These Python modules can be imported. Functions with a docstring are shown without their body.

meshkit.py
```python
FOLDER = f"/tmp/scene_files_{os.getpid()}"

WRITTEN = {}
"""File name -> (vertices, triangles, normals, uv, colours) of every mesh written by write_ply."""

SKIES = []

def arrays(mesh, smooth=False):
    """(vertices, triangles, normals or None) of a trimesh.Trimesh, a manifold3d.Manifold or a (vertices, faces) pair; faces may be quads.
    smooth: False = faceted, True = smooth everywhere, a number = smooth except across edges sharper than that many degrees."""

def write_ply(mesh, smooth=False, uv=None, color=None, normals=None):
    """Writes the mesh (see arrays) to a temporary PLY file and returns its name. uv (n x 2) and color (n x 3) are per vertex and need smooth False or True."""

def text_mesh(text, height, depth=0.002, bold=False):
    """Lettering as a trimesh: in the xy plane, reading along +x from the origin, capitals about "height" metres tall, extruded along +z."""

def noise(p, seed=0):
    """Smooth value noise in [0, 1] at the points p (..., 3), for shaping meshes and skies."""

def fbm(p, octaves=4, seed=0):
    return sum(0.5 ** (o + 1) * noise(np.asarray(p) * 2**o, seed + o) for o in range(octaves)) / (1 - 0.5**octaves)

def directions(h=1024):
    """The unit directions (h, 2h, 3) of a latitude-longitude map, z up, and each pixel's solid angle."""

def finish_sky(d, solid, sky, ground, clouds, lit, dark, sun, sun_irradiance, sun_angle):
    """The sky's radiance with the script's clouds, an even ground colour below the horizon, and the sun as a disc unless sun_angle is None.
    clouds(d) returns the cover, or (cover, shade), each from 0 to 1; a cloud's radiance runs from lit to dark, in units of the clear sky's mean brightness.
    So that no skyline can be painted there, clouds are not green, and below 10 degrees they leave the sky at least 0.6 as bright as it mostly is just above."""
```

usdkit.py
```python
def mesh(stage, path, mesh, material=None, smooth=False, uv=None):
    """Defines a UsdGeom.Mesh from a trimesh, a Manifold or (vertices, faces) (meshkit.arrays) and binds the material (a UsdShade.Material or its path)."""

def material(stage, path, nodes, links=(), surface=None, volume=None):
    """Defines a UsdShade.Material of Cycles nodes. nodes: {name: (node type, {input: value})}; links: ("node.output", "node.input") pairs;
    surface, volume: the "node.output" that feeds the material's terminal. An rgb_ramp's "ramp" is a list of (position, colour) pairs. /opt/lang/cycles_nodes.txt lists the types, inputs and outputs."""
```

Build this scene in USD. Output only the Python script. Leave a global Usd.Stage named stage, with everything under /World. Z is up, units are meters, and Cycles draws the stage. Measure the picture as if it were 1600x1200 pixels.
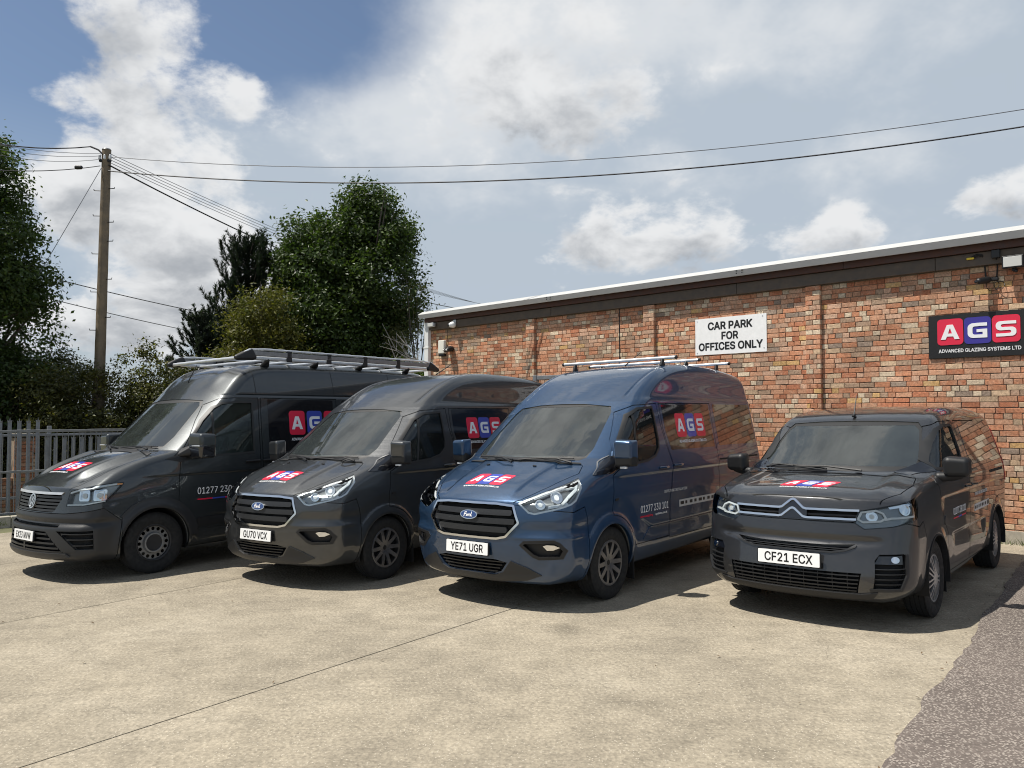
"""Four work vans parked in front of a brick workshop, built from code alone."""
import math, random
import numpy as np, trimesh, manifold3d, shapely
import meshkit, usdkit
from pxr import Usd, UsdGeom, UsdLux, UsdShade, Gf, Sdf, Vt
from shapely.geometry import Polygon, LineString, Point, box as sbox
from shapely.ops import unary_union
from shapely import affinity
from scipy.ndimage import map_coordinates, gaussian_filter
from scipy.spatial import cKDTree
from scipy.interpolate import PchipInterpolator

# exposure, sun and sky strength, cloud colours (radiance before the sky's strength)
EXPOSURE, SUN_I, SKY_S = 0.27, 1.25, 0.083
VEIL, VEIL_COL, VEIL_LIT, CLOUD_LIT, CLOUD_DARK, CLOUD_BIAS = .95, (4.9, 5.6, 6.4), (7.3, 7.6, 7.9), (8.2, 8.3, 8.4), (4.0, 4.25, 4.6), -1.86
CLOUDS = [(210, 30, .10, .06, .60), (180, 155, .13, .05, .55), (360, 145, .12, .03, .40), (290, 235, .10, .04, .3), (110, 285, .08, .04, .85), (230, 345, .13, .06, .75), (360, 410, .12, .05, .6), (130, 510, .16, .04, .7), (300, 470, .12, .03, .5),
          (860, 150, .17, .085, .85), (720, 60, .10, .06, .4), (1020, 378, .11, .042, 1.0), (1290, 365, .07, .028, .85), (1570, 300, .06, .035, .9), (1430, 330, .03, .05, -.5), (1180, 370, .025, .05, -.4), (300, -700, .35, .16, .55), (900, -1500, .4, .2, .5), (-300, -900, .3, .14, .55), (1700, -600, .3, .12, .5), (100, -2500, .3, .2, .5), (560, 60, .15, .09, -.30), (40, 130, .06, .09, -.45), (1300, 150, .3, .09, -.25), (720, 400, .12, .10, -.2)]
VEILS = [(1350, 150, .50, .32, .65), (720, 300, .34, .16, .45), (830, 80, .20, .14, .4), (300, 330, .25, .14, .30), (130, 60, .16, .18, -.55), (520, 45, .19, .10, -.85), (60, 160, .10, .10, -.3), (1050, 420, .4, .1, .2)]
GLOWS = [(800, 50, .17, .11, .75), (620, 190, .20, .09, .6), (1000, 30, .26, .06, .5), (1300, 60, .3, .06, .25), (1150, 270, .25, .05, .35), (1450, 230, .2, .05, .2), (250, 480, .3, .08, .4), (1350, 180, .35, .10, -.1)]

random.seed(7)
rng = np.random.default_rng(7)
stage = Usd.Stage.CreateInMemory()
UsdGeom.SetStageUpAxis(stage, 'Z')
UsdGeom.SetStageMetersPerUnit(stage, 1.0)
world = UsdGeom.Xform.Define(stage, '/World')
stage.SetDefaultPrim(world.GetPrim())
UsdGeom.Scope.Define(stage, '/World/Looks')

# ---------------------------------------------------------------- camera
CAM_Z = 1.716
cam = UsdGeom.Camera.Define(stage, '/World/camera')
cam.AddTranslateOp().Set((0, 0, CAM_Z))
cam.AddRotateXOp().Set(90 + math.degrees(math.atan(45 / 1202)))
cam.CreateHorizontalApertureAttr(36.0)
cam.CreateVerticalApertureAttr(27.0)
cam.CreateFocalLengthAttr(36.0 * 1202 / 1600)
cam.CreateExposureAttr(EXPOSURE)

# ---------------------------------------------------------------- sun and sky
SUN = np.array([-.478, -.065, 1.0]); SUN /= np.linalg.norm(SUN)
sun = UsdLux.DistantLight.Define(stage, '/World/sun')
sun.CreateIntensityAttr(SUN_I)
sun.CreateAngleAttr(.5)
sun.CreateColorAttr((1.0, .95, .87))
sun.CreateNormalizeAttr(True)
z = Gf.Vec3d(*SUN)
x = Gf.Cross(Gf.Vec3d(0, 0, 1), z).GetNormalized(); y = Gf.Cross(z, x)
sun.AddTransformOp().Set(Gf.Matrix4d(*x, 0, *y, 0, *z, 0, 0, 0, 0, 1))


def look(px, py):
    """Direction from the camera towards a place in the sky, given in the photograph's own angles."""
    t = math.atan(45 / 1202)
    d = np.array([(px - 800) / 1202, 1, (600 - py) / 1202])
    d = np.array([d[0], math.cos(t) - math.sin(t) * d[2], math.sin(t) + math.cos(t) * d[2]])
    return d / np.linalg.norm(d)


def sky():
    """Clear sky with a broken cloud layer: a thin veil, cumulus masses with grey undersides."""
    N, L = {}, []
    def n(name, kind, **k):
        N[name] = (kind, k); return name
    def l(a, b): L.append((a, b))
    n('sky', 'sky_texture', sky_type='single_scattering', sun_disc=False, sun_elevation=math.asin(SUN[2]), sun_rotation=math.atan2(SUN[0], SUN[1]), altitude=100., air_density=1., aerosol_density=1.2, ozone_density=1.5)
    n('tc', 'texture_coordinate'); n('nrm', 'vector_math', math_type='normalize'); l('tc.generated', 'nrm.vector1')
    n('sep', 'separate_xyz'); l('nrm.vector', 'sep.vector')
    # flat cloud deck: direction divided by height
    n('zc', 'math', math_type='maximum', value2=.0); l('sep.z', 'zc.value1')
    n('za', 'math', math_type='add', value2=.55); l('zc.value', 'za.value1')
    n('inv', 'math', math_type='divide', value1=1.); l('za.value', 'inv.value2')
    n('pl', 'vector_math', math_type='scale'); l('nrm.vector', 'pl.vector1'); l('inv.value', 'pl.scale')
    def noise(name, scale, det, rough, off=(0, 0, 0), stretch=(1, 1, 1), dist=0.):
        n(name + 'm', 'mapping', location=off, scale=stretch); l('pl.vector', name + 'm.vector')
        n(name, 'noise_texture', scale=scale, detail=det, roughness=rough, distortion=dist); l(name + 'm.vector', name + '.vector')
        return name + '.fac'
    big = noise('nbig', 2.4, 3., .5, (3.1, 1.7, .4))
    mid = noise('nmid', 8.5, 9., .56, (.3, 4.2, 1.), dist=.25)
    mid2 = noise('nmid2', 8.5, 9., .56, (.34, 4.17, 1.05), dist=.25)
    fine = noise('nfine', 24., 8., .6, (7.7, .9, 2.))
    # masses: soft lobes about chosen directions (px, py, half-width, half-height, strength); low = how far below a lobe's middle
    def lobes(tag, items):
        acc = low = None
        for i, (px, py, a, b, s) in enumerate(items):
            d = look(px, py)
            right = np.cross(d, ZUP); right /= np.linalg.norm(right)
            up = np.cross(right, d)
            q = f'{tag}{i}'
            for k, (v, w) in {'u': (right, a), 'v': (up, b)}.items():
                n(q + k, 'vector_math', math_type='dot_product', vector2=tuple(v / w)); l('nrm.vector', q + k + '.vector1')
                n(q + k + '2', 'math', math_type='multiply'); l(q + k + '.value', q + k + '2.value1'); l(q + k + '.value', q + k + '2.value2')
            n(q + 's', 'math', math_type='add'); l(q + 'u2.value', q + 's.value1'); l(q + 'v2.value', q + 's.value2')
            n(q + 'g', 'math', math_type='multiply', value2=-1.); l(q + 's.value', q + 'g.value1')
            n(q + 'e', 'math', math_type='exponent'); l(q + 'g.value', q + 'e.value1')
            n(q + 'f', 'vector_math', math_type='dot_product', vector2=tuple(d)); l('nrm.vector', q + 'f.vector1')
            n(q + 'p', 'math', math_type='greater_than', value2=0.); l(q + 'f.value', q + 'p.value1')
            n(q + 'w', 'math', math_type='multiply', value2=s); l(q + 'e.value', q + 'w.value1')
            n(q + 'x', 'math', math_type='multiply'); l(q + 'w.value', q + 'x.value1'); l(q + 'p.value', q + 'x.value2')
            n(q + 'y', 'math', math_type='multiply'); l(q + 'x.value', q + 'y.value1'); l(q + 'v.value', q + 'y.value2')
            if acc:
                n(q + 'a', 'math', math_type='add'); l(acc, q + 'a.value1'); l(q + 'x.value', q + 'a.value2'); acc = q + 'a.value'
                n(q + 'b', 'math', math_type='add'); l(low, q + 'b.value1'); l(q + 'y.value', q + 'b.value2'); low = q + 'b.value'
            else:
                acc, low = q + 'x.value', q + 'y.value'
        return acc, low
    acc, low = lobes('c', CLOUDS)
    vacc, _ = lobes('v', VEILS)
    gacc, _ = lobes('g', GLOWS)
    def lin(name, terms, bias):
        cur = None
        for j, (src, w) in enumerate(terms):
            m = f'{name}{j}'
            n(m, 'math', math_type='multiply_add', value2=w, value3=bias if j == 0 else 0.)
            l(src, m + '.value1')
            if cur: l(cur, m + '.value3')
            cur = m + '.value'
        return cur
    def ramp(name, src, a, b):
        n(name, 'map_range', range_type='smoothstep', from_min=a, from_max=b, to_min=0., to_max=1., clamp=True); l(src, name + '.value'); return name + '.result'
    dens = lin('dens', [(acc, 1.0), (big, .50), (mid, 2.1), (fine, .95)], CLOUD_BIAS - .17)
    dens2 = lin('densb', [(acc, .30), (mid2, 2.1), (fine, .35), (low, -.75)], -1.34)
    cover = ramp('cover', dens, .0, .52)
    thick = ramp('thick', dens2, -.15, .75)
    # the veil
    veil = noise('nveil', 2.6, 6., .55, (5.2, 8.8, 3.), (1., .6, 1.))
    vl = lin('vl', [(veil, .9), (big, .4), (vacc, 1.), (fine, .25)], -.50)
    vcov = ramp('vcov', vl, -.12, .60)
    n('vmul', 'math', math_type='multiply', value2=VEIL); l(vcov, 'vmul.value1')
    n('bw', 'rgb_to_bw'); l('sky.color', 'bw.color')
    n('hz', 'map_range', from_min=0., from_max=.34, to_min=.80, to_max=0., clamp=True); l('sep.z', 'hz.value')
    n('vmax', 'math', math_type='maximum'); l('vmul.value', 'vmax.value1'); l('hz.result', 'vmax.value2')
    bright = ramp('vbr', lin('vb', [(veil, 1.7), (gacc, .9), (mid, .9), (fine, .35)], -1.58), -.05, .6)
    n('vc', 'mix_color', a=tuple(VEIL_COL), b=tuple(VEIL_LIT)); l(bright, 'vc.fac')
    n('m1', 'mix_color'); l('vc.result', 'm1.b'); l('vmax.value', 'm1.fac'); l('sky.color', 'm1.a')
    n('cc', 'mix_color', a=tuple(CLOUD_LIT), b=tuple(CLOUD_DARK)); l(thick, 'cc.fac')
    n('m2', 'mix_color'); l(cover, 'm2.fac'); l('m1.result', 'm2.a'); l('cc.result', 'm2.b')
    n('bg', 'background_shader', strength=SKY_S); l('m2.result', 'bg.color')
    m = usdkit.material(stage, '/World/Looks/sky', N, L, surface='bg.background')
    d = UsdLux.DomeLight.Define(stage, '/World/sky')
    UsdShade.MaterialBindingAPI.Apply(d.GetPrim()).Bind(m)
    d.GetPrim().SetCustomDataByKey('kind', 'structure')


ZUP = np.array([0, 0, 1.])
sky()


# ---------------------------------------------------------------- vehicle bodies: one signed field per kind
def smooth_open(pts, n=3):
    p = np.asarray(pts, float)
    for _ in range(n):
        q = np.roll(p, -1, 0)
        p = np.stack([.75 * p + .25 * q, .25 * p + .75 * q], 1).reshape(-1, 2)
    return p


class Body:
    """Field of a van body: x runs rearward from the front bumper, y to the van's right, z up; negative inside."""
    H = 0.01

    def __init__(s, prof, wide, radii, sweep, crown, arches, arch_r, flare, length, relief=None, groove=()):
        s.L, s.arches, s.arch_r, s.flare, s.sweep, s.crown, s.relief = length, arches, arch_r, flare, sweep, crown, relief
        s.x0, s.z0 = -.7, -.3
        X, Z = np.meshgrid(np.arange(s.x0, length + .7, s.H), np.arange(s.z0, 3.1, s.H), indexing='ij')
        ring = smooth_open(prof, 3)
        poly = Polygon(ring)
        d = np.array([poly.exterior.interpolate(t).coords[0] for t in np.arange(0, poly.exterior.length, .004)])
        dist = cKDTree(d).query(np.stack([X.ravel(), Z.ravel()], 1))[0].reshape(X.shape)
        inside = shapely.contains_xy(poly, X.ravel(), Z.ravel()).reshape(X.shape)
        s.G = gaussian_filter(np.where(inside, -dist, dist), .8)
        xs = [w[0] for w in wide]
        zz = np.arange(s.z0, 3.1, s.H)
        rows = np.array([PchipInterpolator(*np.array(w[1]).T, extrapolate=False)(np.clip(zz, w[1][0][0], w[1][-1][0])) for w in wide])
        gx = np.arange(s.x0, length + .7, s.H)
        W = np.array([np.interp(gx, xs, rows[:, k]) for k in range(len(zz))]).T
        s.W = gaussian_filter(W, (8, 1.0))
        rp = np.array(radii)
        dd = (X[..., None] - rp[:, 0]) ** 2 + (Z[..., None] - rp[:, 1]) ** 2 + .003
        s.R = ((rp[:, 2] / dd ** 1.5).sum(-1) / (1 / dd ** 1.5).sum(-1))

    def look(s, T, x, z):
        return map_coordinates(T, [(x - s.x0) / s.H, (z - s.z0) / s.H], order=1, mode='nearest')

    def f(s, P):
        x, y, z = P[..., 0], np.abs(P[..., 1]), P[..., 2]
        k = np.clip((s.L * .62 - x) / (s.L * .3), -.45, 1)
        xs = x - (s.sweep[0] * y ** 2 + s.sweep[1] * y ** 4) * k
        g = s.look(s.G, xs, z + s.crown * y ** 2 * np.clip((z - .6) * 1.5, 0, 1))
        w = s.look(s.W, x, z)
        for ax, az in s.arches:
            r = np.hypot(x - ax, z - az)
            w = w + s.flare * np.exp(-((r - s.arch_r - .02) / .055) ** 2)
        side = y - w
        R = s.look(s.R, x, z)
        a, b = np.maximum(g + R, 0), np.maximum(side + R, 0)
        f = np.minimum(np.maximum(g, side), -R) + np.hypot(a, b)
        return f + s.relief(x, y, z) if s.relief else f

    def grad(s, P, e=.004):
        g = np.stack([s.f(P + np.eye(3)[i] * e) - s.f(P - np.eye(3)[i] * e) for i in range(3)], -1)
        return g / (np.linalg.norm(g, axis=-1, keepdims=True) + 1e-9)

    def snap(s, P, off=0., n=5):
        for _ in range(n):
            P = P - np.clip(s.f(P) - off, -.03, .03)[:, None] * s.grad(P)
        return P

    def hit(s, o, d, off=0., T=7., n=110):
        """First point along the rays o + t d where the field falls to off."""
        t = np.linspace(0, T, n)
        lo, hi, done = np.zeros(len(o)), np.full(len(o), np.nan), np.zeros(len(o), bool)
        best, bt = np.full(len(o), 1e9), np.zeros(len(o))
        for a, b in zip(t[:-1], t[1:]):
            v = s.f(o + d * b) - off
            better = ~done & (np.abs(v) < best)
            best[better], bt[better] = np.abs(v)[better], b
            new = ~done & (v < 0)
            lo[new], hi[new] = a, b
            done |= new
            if done.all():
                break
        lo[~done], hi[~done] = bt[~done], bt[~done]
        for _ in range(16):
            m = (lo + hi) / 2
            neg = s.f(o + d * m[:, None]) < off
            hi, lo = np.where(neg, m, hi), np.where(neg, lo, m)
        return o + d * ((lo + hi) / 2)[:, None]

    def solids(s, h=.021):
        n = (np.array([s.L + .5, 1.3, 3.0]) / h).astype(int) // 2 * 2 + 1
        o = np.array([-.25, 0, -.05])
        ax = [o[i] + h * np.arange(n[i]) for i in range(3)]
        F = np.empty(tuple(n))
        for i, x in enumerate(ax[0]):
            Y, Z = np.meshgrid(ax[1], ax[2], indexing='ij')
            F[i] = s.f(np.stack([np.full_like(Y, x), Y, Z], -1))
        F = np.concatenate([F[:, :0:-1], F], 1)
        o[1] = -ax[1][-1]
        V, Q = nets(F, o, h)
        s.outer = solid(s.snap(V), Q)
        C = F[::2, ::2, ::2]
        inn = []
        for t in (.035, .055):
            V, Q = nets(C + t, o, 2 * h)
            inn.append(solid(s.snap(V, -t, 3), Q))
        s.inner, s.inner2 = inn


def nets(F, o, h):
    S = F < 0
    n = np.array(F.shape) - 1
    acc, cnt = np.zeros((*n, 3)), np.zeros(n)
    corner = [np.array(c) for c in np.ndindex(2, 2, 2)]
    for a in corner:
        for k in range(3):
            if a[k]:
                continue
            b = a.copy(); b[k] = 1
            sa, sb = (tuple(slice(c[i], c[i] + n[i]) for i in range(3)) for c in (a, b))
            m = np.nonzero(S[sa] != S[sb])
            fa, fb = F[sa][m], F[sb][m]
            p = np.repeat(a[None].astype(float), len(fa), 0)
            p[:, k] = fa / (fa - fb)
            acc[m] += p
            cnt[m] += 1
    cells = np.argwhere(cnt > 0)
    ix = np.full(n, -1); ix[tuple(cells.T)] = np.arange(len(cells))
    V = o + h * (cells + acc[tuple(cells.T)] / cnt[tuple(cells.T)][:, None])
    Q = []
    for k in range(3):
        i, j = (k + 1) % 3, (k + 2) % 3
        A = [slice(None)] * 3; B = [slice(None)] * 3
        A[k], B[k] = slice(0, -1), slice(1, None)
        for up in (True, False):
            e = np.argwhere((S[tuple(A)] & ~S[tuple(B)]) if up else (~S[tuple(A)] & S[tuple(B)]))
            q = []
            for di, dj in ((0, 0), (-1, 0), (-1, -1), (0, -1)):
                c = e.copy(); c[:, i] += di; c[:, j] += dj
                q.append(ix[tuple(c.T)])
            q = np.stack(q, 1)
            Q.append(q if up else q[:, ::-1])
    return V, np.vstack(Q)


def solid(V, Q):
    F = np.vstack([Q[:, [0, 1, 2]], Q[:, [0, 2, 3]]]) if Q.shape[1] == 4 else Q
    m = manifold3d.Manifold(manifold3d.Mesh(np.asarray(V, np.float32), np.asarray(F, np.uint32)))
    if m.is_empty():
        raise ValueError('not a solid: ' + str(m.status()))
    return m


def back(m):
    k = m.to_mesh()
    return np.array(k.vert_properties[:, :3], float), np.array(k.tri_verts, int)


ZUP = np.array([0, 0, 1.])
def frame(kind, ang=0.):
    """(right, up, look direction) of a drawing plane; drawings read rightly from outside."""
    if kind == 'left': return np.array([1., 0, 0]), ZUP, np.array([0, 1., 0])
    if kind == 'right': return np.array([-1., 0, 0]), ZUP, np.array([0, -1., 0])
    if kind == 'front': return np.array([0, -1., 0]), ZUP, np.array([1., 0, 0])
    if kind == 'rear': return np.array([0, 1., 0]), ZUP, np.array([-1., 0, 0])
    if kind == 'top': return np.array([0, -1., 0]), np.array([1., 0, 0]), np.array([0, 0, -1.])
    a = math.radians(ang)      # 'diag': turned from the front view towards the left side
    d = np.array([math.cos(a), math.sin(a), 0])
    return np.cross(d, ZUP), ZUP, d


def polys(g):
    return [p for p in getattr(g, 'geoms', [g]) if p.area > 1e-8]


def cross(g):
    rings = []
    for p in polys(g):
        p = shapely.geometry.polygon.orient(p)
        rings += [np.array(p.exterior.coords)[:-1]] + [np.array(r.coords)[:-1] for r in p.interiors]
    return manifold3d.CrossSection(rings, manifold3d.FillRule.EvenOdd)


def prism(g, fr, near, far):
    """The drawing g as a solid between the distances near and far along the look direction."""
    R, U, D = fr
    m = manifold3d.Manifold.extrude(cross(g), far - near)
    T = np.stack([R, U, D, D * near], 1)
    if np.linalg.det(T[:, :3]) < 0:
        m = manifold3d.Manifold.extrude(cross(g), far - near)
    return m.transform(T)


def slab(g, lo, hi, h=.03):
    """A flat plate with the outline g between the heights lo and hi, finely cut so that it can bend."""
    m = manifold3d.Manifold.extrude(cross(g), hi - lo).translate([0, 0, lo])
    return back(m.refine_to_length(h) if h else m)


def wrap(body, mesh, fr, base=0.):
    """Bends a flat mesh (u, v, height) onto the body along the frame's look direction."""
    V, F = mesh
    R, U, D = fr
    o = V[:, :1] * R + V[:, 1:2] * U - D * 3.2
    uv, inv = np.unique(np.round(V[:, :2], 6), axis=0, return_inverse=True)
    o = uv[:, :1] * R + uv[:, 1:2] * U - D * 3.2
    P = body.hit(o, np.broadcast_to(D, o.shape))
    N = body.grad(P)
    inv = inv.ravel()
    Q = P[inv] + N[inv] * (V[:, 2:] + base)
    if np.linalg.det(np.stack([R, U, -D])) < 0:
        F = F[:, ::-1]
    return Q, F


def mirror(mesh):
    return mesh[0] * [1, -1, 1], mesh[1][:, ::-1]


def joined(*ms):
    V, F, n = [], [], 0
    for v, f in ms:
        V.append(v); F.append(f + n); n += len(v)
    return np.vstack(V), np.vstack(F)


def sstep(a, b, x):
    t = np.clip((x - a) / (b - a), 0, 1)
    return t * t * (3 - 2 * t)


def bump1(x, c, w):
    return np.exp(-((x - c) / w) ** 2)


def crease(d, amp, soft, sharp=.014):
    """A pressed line: abrupt where d is negative, fading slowly where it is positive."""
    return amp * np.where(d > 0, np.exp(-(d / soft) ** 2), np.exp(-(d / sharp) ** 2))


def relief_custom(x, y, z):
    bon = sstep(.12, .3, x) * (1 - sstep(.8, .95, x)) * sstep(.95, 1.02, z)
    f = bon * crease(y - .42 - .10 * x, .018, .22, .03)
    side = sstep(.75, .9, y)
    f = f + side * crease(1.150 - z, .013, .13) * sstep(.9, 1.3, x) * (1 - sstep(4.4, 4.7, x))
    f = f + side * crease(.595 - z + .10 * (1 - sstep(1.55, 1.85, x)), .014, .12) * sstep(1.5, 1.7, x) * (1 - sstep(3.35, 3.5, x))
    f = f + side * crease(.30 + np.hypot(x - 1.01, z - .335) - .80, .012, .12) * (1 - sstep(1.35, 1.6, x)) * sstep(.55, .7, z)
    f = f + .010 * bump1(y, .665, .014) * sstep(1.95, 2.0, z) * (1 - sstep(4.6, 4.8, x))
    front = (1 - sstep(.25, .5, x))
    f = f + (1 - sstep(.5, .75, x)) * .017 * bump1(z, .735, .055) * sstep(.50, .72, y)
    f = f - (1 - sstep(.45, .6, x)) * .007 * bump1(z, .665, .018) * sstep(.45, .6, y)
    return f


def relief_crafter(x, y, z):
    bon = sstep(.2, .4, x) * (1 - sstep(.95, 1.1, x)) * sstep(1.05, 1.15, z)
    f = -bon * .030 * bump1(y, .50 + .18 * (x - .3), .06) + bon * .018 * bump1(y, .64 + .18 * (x - .3), .05) + bon * .012 * bump1(y, .38 + .15 * (x - .3), .05)
    side = sstep(.8, .92, y)
    f = f + side * crease(1.125 - z, .013, .14) * sstep(.75, 1.1, x)
    f = f + side * .012 * bump1(z, 2.125, .012) * sstep(1.75, 1.95, x)
    f = f + side * .010 * bump1(z, .60, .03) * sstep(1.6, 1.8, x)
    f = f - .012 * bump1(y, .55, .10) * sstep(2.15, 2.4, z) * (1 - sstep(2.6, 2.9, x))
    front = 1 - sstep(.35, .6, x)
    f = f + front * .03 * bump1(z, .66, .035)
    return f


def relief_small(x, y, z):
    bon = sstep(.25, .4, x) * (1 - sstep(.95, 1.1, x)) * sstep(1.04, 1.09, z)
    f = bon * .014 * sstep(.60, .50, y) * sstep(.35, .6, x) - bon * .008 * bump1(y, .62, .06)
    side = sstep(.72, .85, y)
    f = f + side * crease(.985 - z, .014, .14) * sstep(1.0, 1.3, x) * (1 - sstep(3.9, 4.2, x))
    f = f + side * crease(.62 - z, .016, .13) * sstep(1.5, 1.7, x) * (1 - sstep(2.9, 3.1, x))
    f = f + .008 * bump1(y, .60, .012) * sstep(1.72, 1.76, z) * sstep(1.9, 2.0, x)
    front = 1 - sstep(.2, .45, x)
    f = f + front * .018 * bump1(z, .70, .035) * (1 - sstep(.6, .75, y))
    return f


def make_custom():
    prof = [(.16, .215), (.05, .27), (.02, .40), (.0, .52), (.0, .68), (.015, .84), (.04, .93), (.062, .985), (.066, .990), (.12, 1.035), (.25, 1.12), (.50, 1.225), (.78, 1.322), (.865, 1.362), (.87, 1.366), (.95, 1.428), (1.25, 1.655), (1.52, 1.855), (1.64, 1.937), (1.645, 1.940), (1.80, 2.03), (2.05, 2.165), (2.35, 2.29), (2.7, 2.37), (3.2, 2.405), (3.9, 2.395), (4.5, 2.345), (4.80, 2.29), (4.885, 2.18), (4.93, 1.9), (4.965, 1.2), (4.975, .62), (4.94, .42), (4.8, .29), (3.0, .26), (1.0, .235)]
    base = [(.22, .87), (.32, .925), (.45, .962), (.60, .970), (.80, .972), (1.0, .985), (1.15, .987), (1.28, .970), (1.40, .947), (1.88, .866), (1.93, .858), (1.97, .838), (2.2, .800), (2.42, .735)]
    nose = [(.22, .86), (.32, .915), (.45, .955), (.60, .965), (.80, .968), (1.0, .965), (1.15, .925), (1.28, .86), (1.40, .84), (2.42, .72)]
    return Body(prof, [(.1, nose), (.62, nose), (1.15, base), (5, base)],
                [(0, .4, .17), (.05, .8, .12), (.3, 1.12, .06), (.75, 1.3, .05), (1.0, 1.5, .085), (1.5, 1.85, .085), (2.0, 2.15, .10), (3, 2.4, .10), (4.8, 2.25, .08), (4.95, 1.2, .06), (4.9, .4, .06), (2.5, .25, .06), (.9, .25, .06)],
                (.20, .09), .035, [(1.01, .335), (3.943, .335)], .385, .016, 4.975, relief_custom)


def make_crafter():
    prof = [(.12, .21), (-.01, .27), (-.035, .34), (-.03, .46), (-.025, .60), (.0, .70), (.03, .78), (.05, .90), (.072, 1.0), (.085, 1.048), (.089, 1.054), (.15, 1.09), (.40, 1.245), (.75, 1.378), (.98, 1.432), (1.06, 1.452), (1.065, 1.455), (1.12, 1.505), (1.40, 1.775), (1.70, 2.065), (1.78, 2.14), (1.92, 2.29), (2.06, 2.42), (2.25, 2.52), (2.55, 2.58), (3.2, 2.605), (5.4, 2.595), (5.80, 2.55), (5.90, 2.42), (5.93, 2.1), (5.965, 1.2), (5.975, .62), (5.94, .45), (5.8, .30), (3.0, .26), (1.0, .24)]
    base = [(.21, .93), (.35, .975), (.60, .990), (.9, 1.003), (1.1, 1.012), (1.3, 1.005), (1.45, .990), (2.05, .935), (2.12, .93), (2.45, .885), (2.6, .84)]
    nose = [(.21, .95), (.35, .985), (.60, .995), (.9, .985), (1.1, .955), (1.3, .875), (1.45, .85), (2.05, .83), (2.6, .8)]
    return Body(prof, [(.1, nose), (.55, nose), (1.3, base), (6, base)],
                [(0, .4, .14), (.05, .8, .09), (.3, 1.15, .06), (.75, 1.37, .06), (1.1, 1.5, .07), (1.6, 2.0, .07), (2.0, 2.4, .10), (3, 2.6, .12), (5.8, 2.5, .10), (5.95, 1.2, .06), (5.9, .4, .06), (3, .25, .06), (.9, .25, .06)],
                (.17, .10), .03, [(1.0, .352), (4.64, .352)], .42, .022, 5.975, relief_crafter)


def make_small():
    prof = [(.16, .20), (.03, .245), (-.01, .31), (-.02, .42), (.0, .52), (.03, .62), (.055, .74), (.085, .86), (.11, .97), (.138, 1.040), (.143, 1.046), (.26, 1.098), (.55, 1.155), (.85, 1.195), (1.01, 1.218), (1.02, 1.224), (1.1, 1.278), (1.45, 1.50), (1.70, 1.655), (1.80, 1.71), (2.0, 1.765), (2.4, 1.812), (3.0, 1.825), (3.8, 1.80), (4.18, 1.755), (4.27, 1.66), (4.34, 1.25), (4.395, .85), (4.395, .52), (4.33, .38), (4.1, .26), (2.5, .225), (1.0, .215)]
    base = [(.20, .83), (.28, .868), (.45, .896), (.70, .906), (.95, .922), (1.1, .918), (1.2, .900), (1.28, .878), (1.62, .785), (1.70, .762), (1.85, .70)]
    nose = [(.20, .81), (.28, .86), (.45, .892), (.70, .900), (.95, .888), (1.05, .86), (1.2, .80), (1.85, .68)]
    return Body(prof, [(.1, nose), (.5, nose), (1.05, base), (5, base)],
                [(0, .35, .19), (.05, .75, .16), (.2, 1.07, .07), (.7, 1.18, .07), (1.1, 1.3, .09), (1.7, 1.67, .09), (2.4, 1.8, .10), (3.5, 1.8, .10), (4.25, 1.7, .10), (4.37, .9, .09), (4.3, .35, .07), (2, .22, .05)],
                (.20, .13), .04, [(.94, .325), (3.69, .325)], .365, .012, 4.395, relief_small)


# ---------------------------------------------------------------- helpers
LOOKS = '/World/Looks/'
_names = {}


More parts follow.
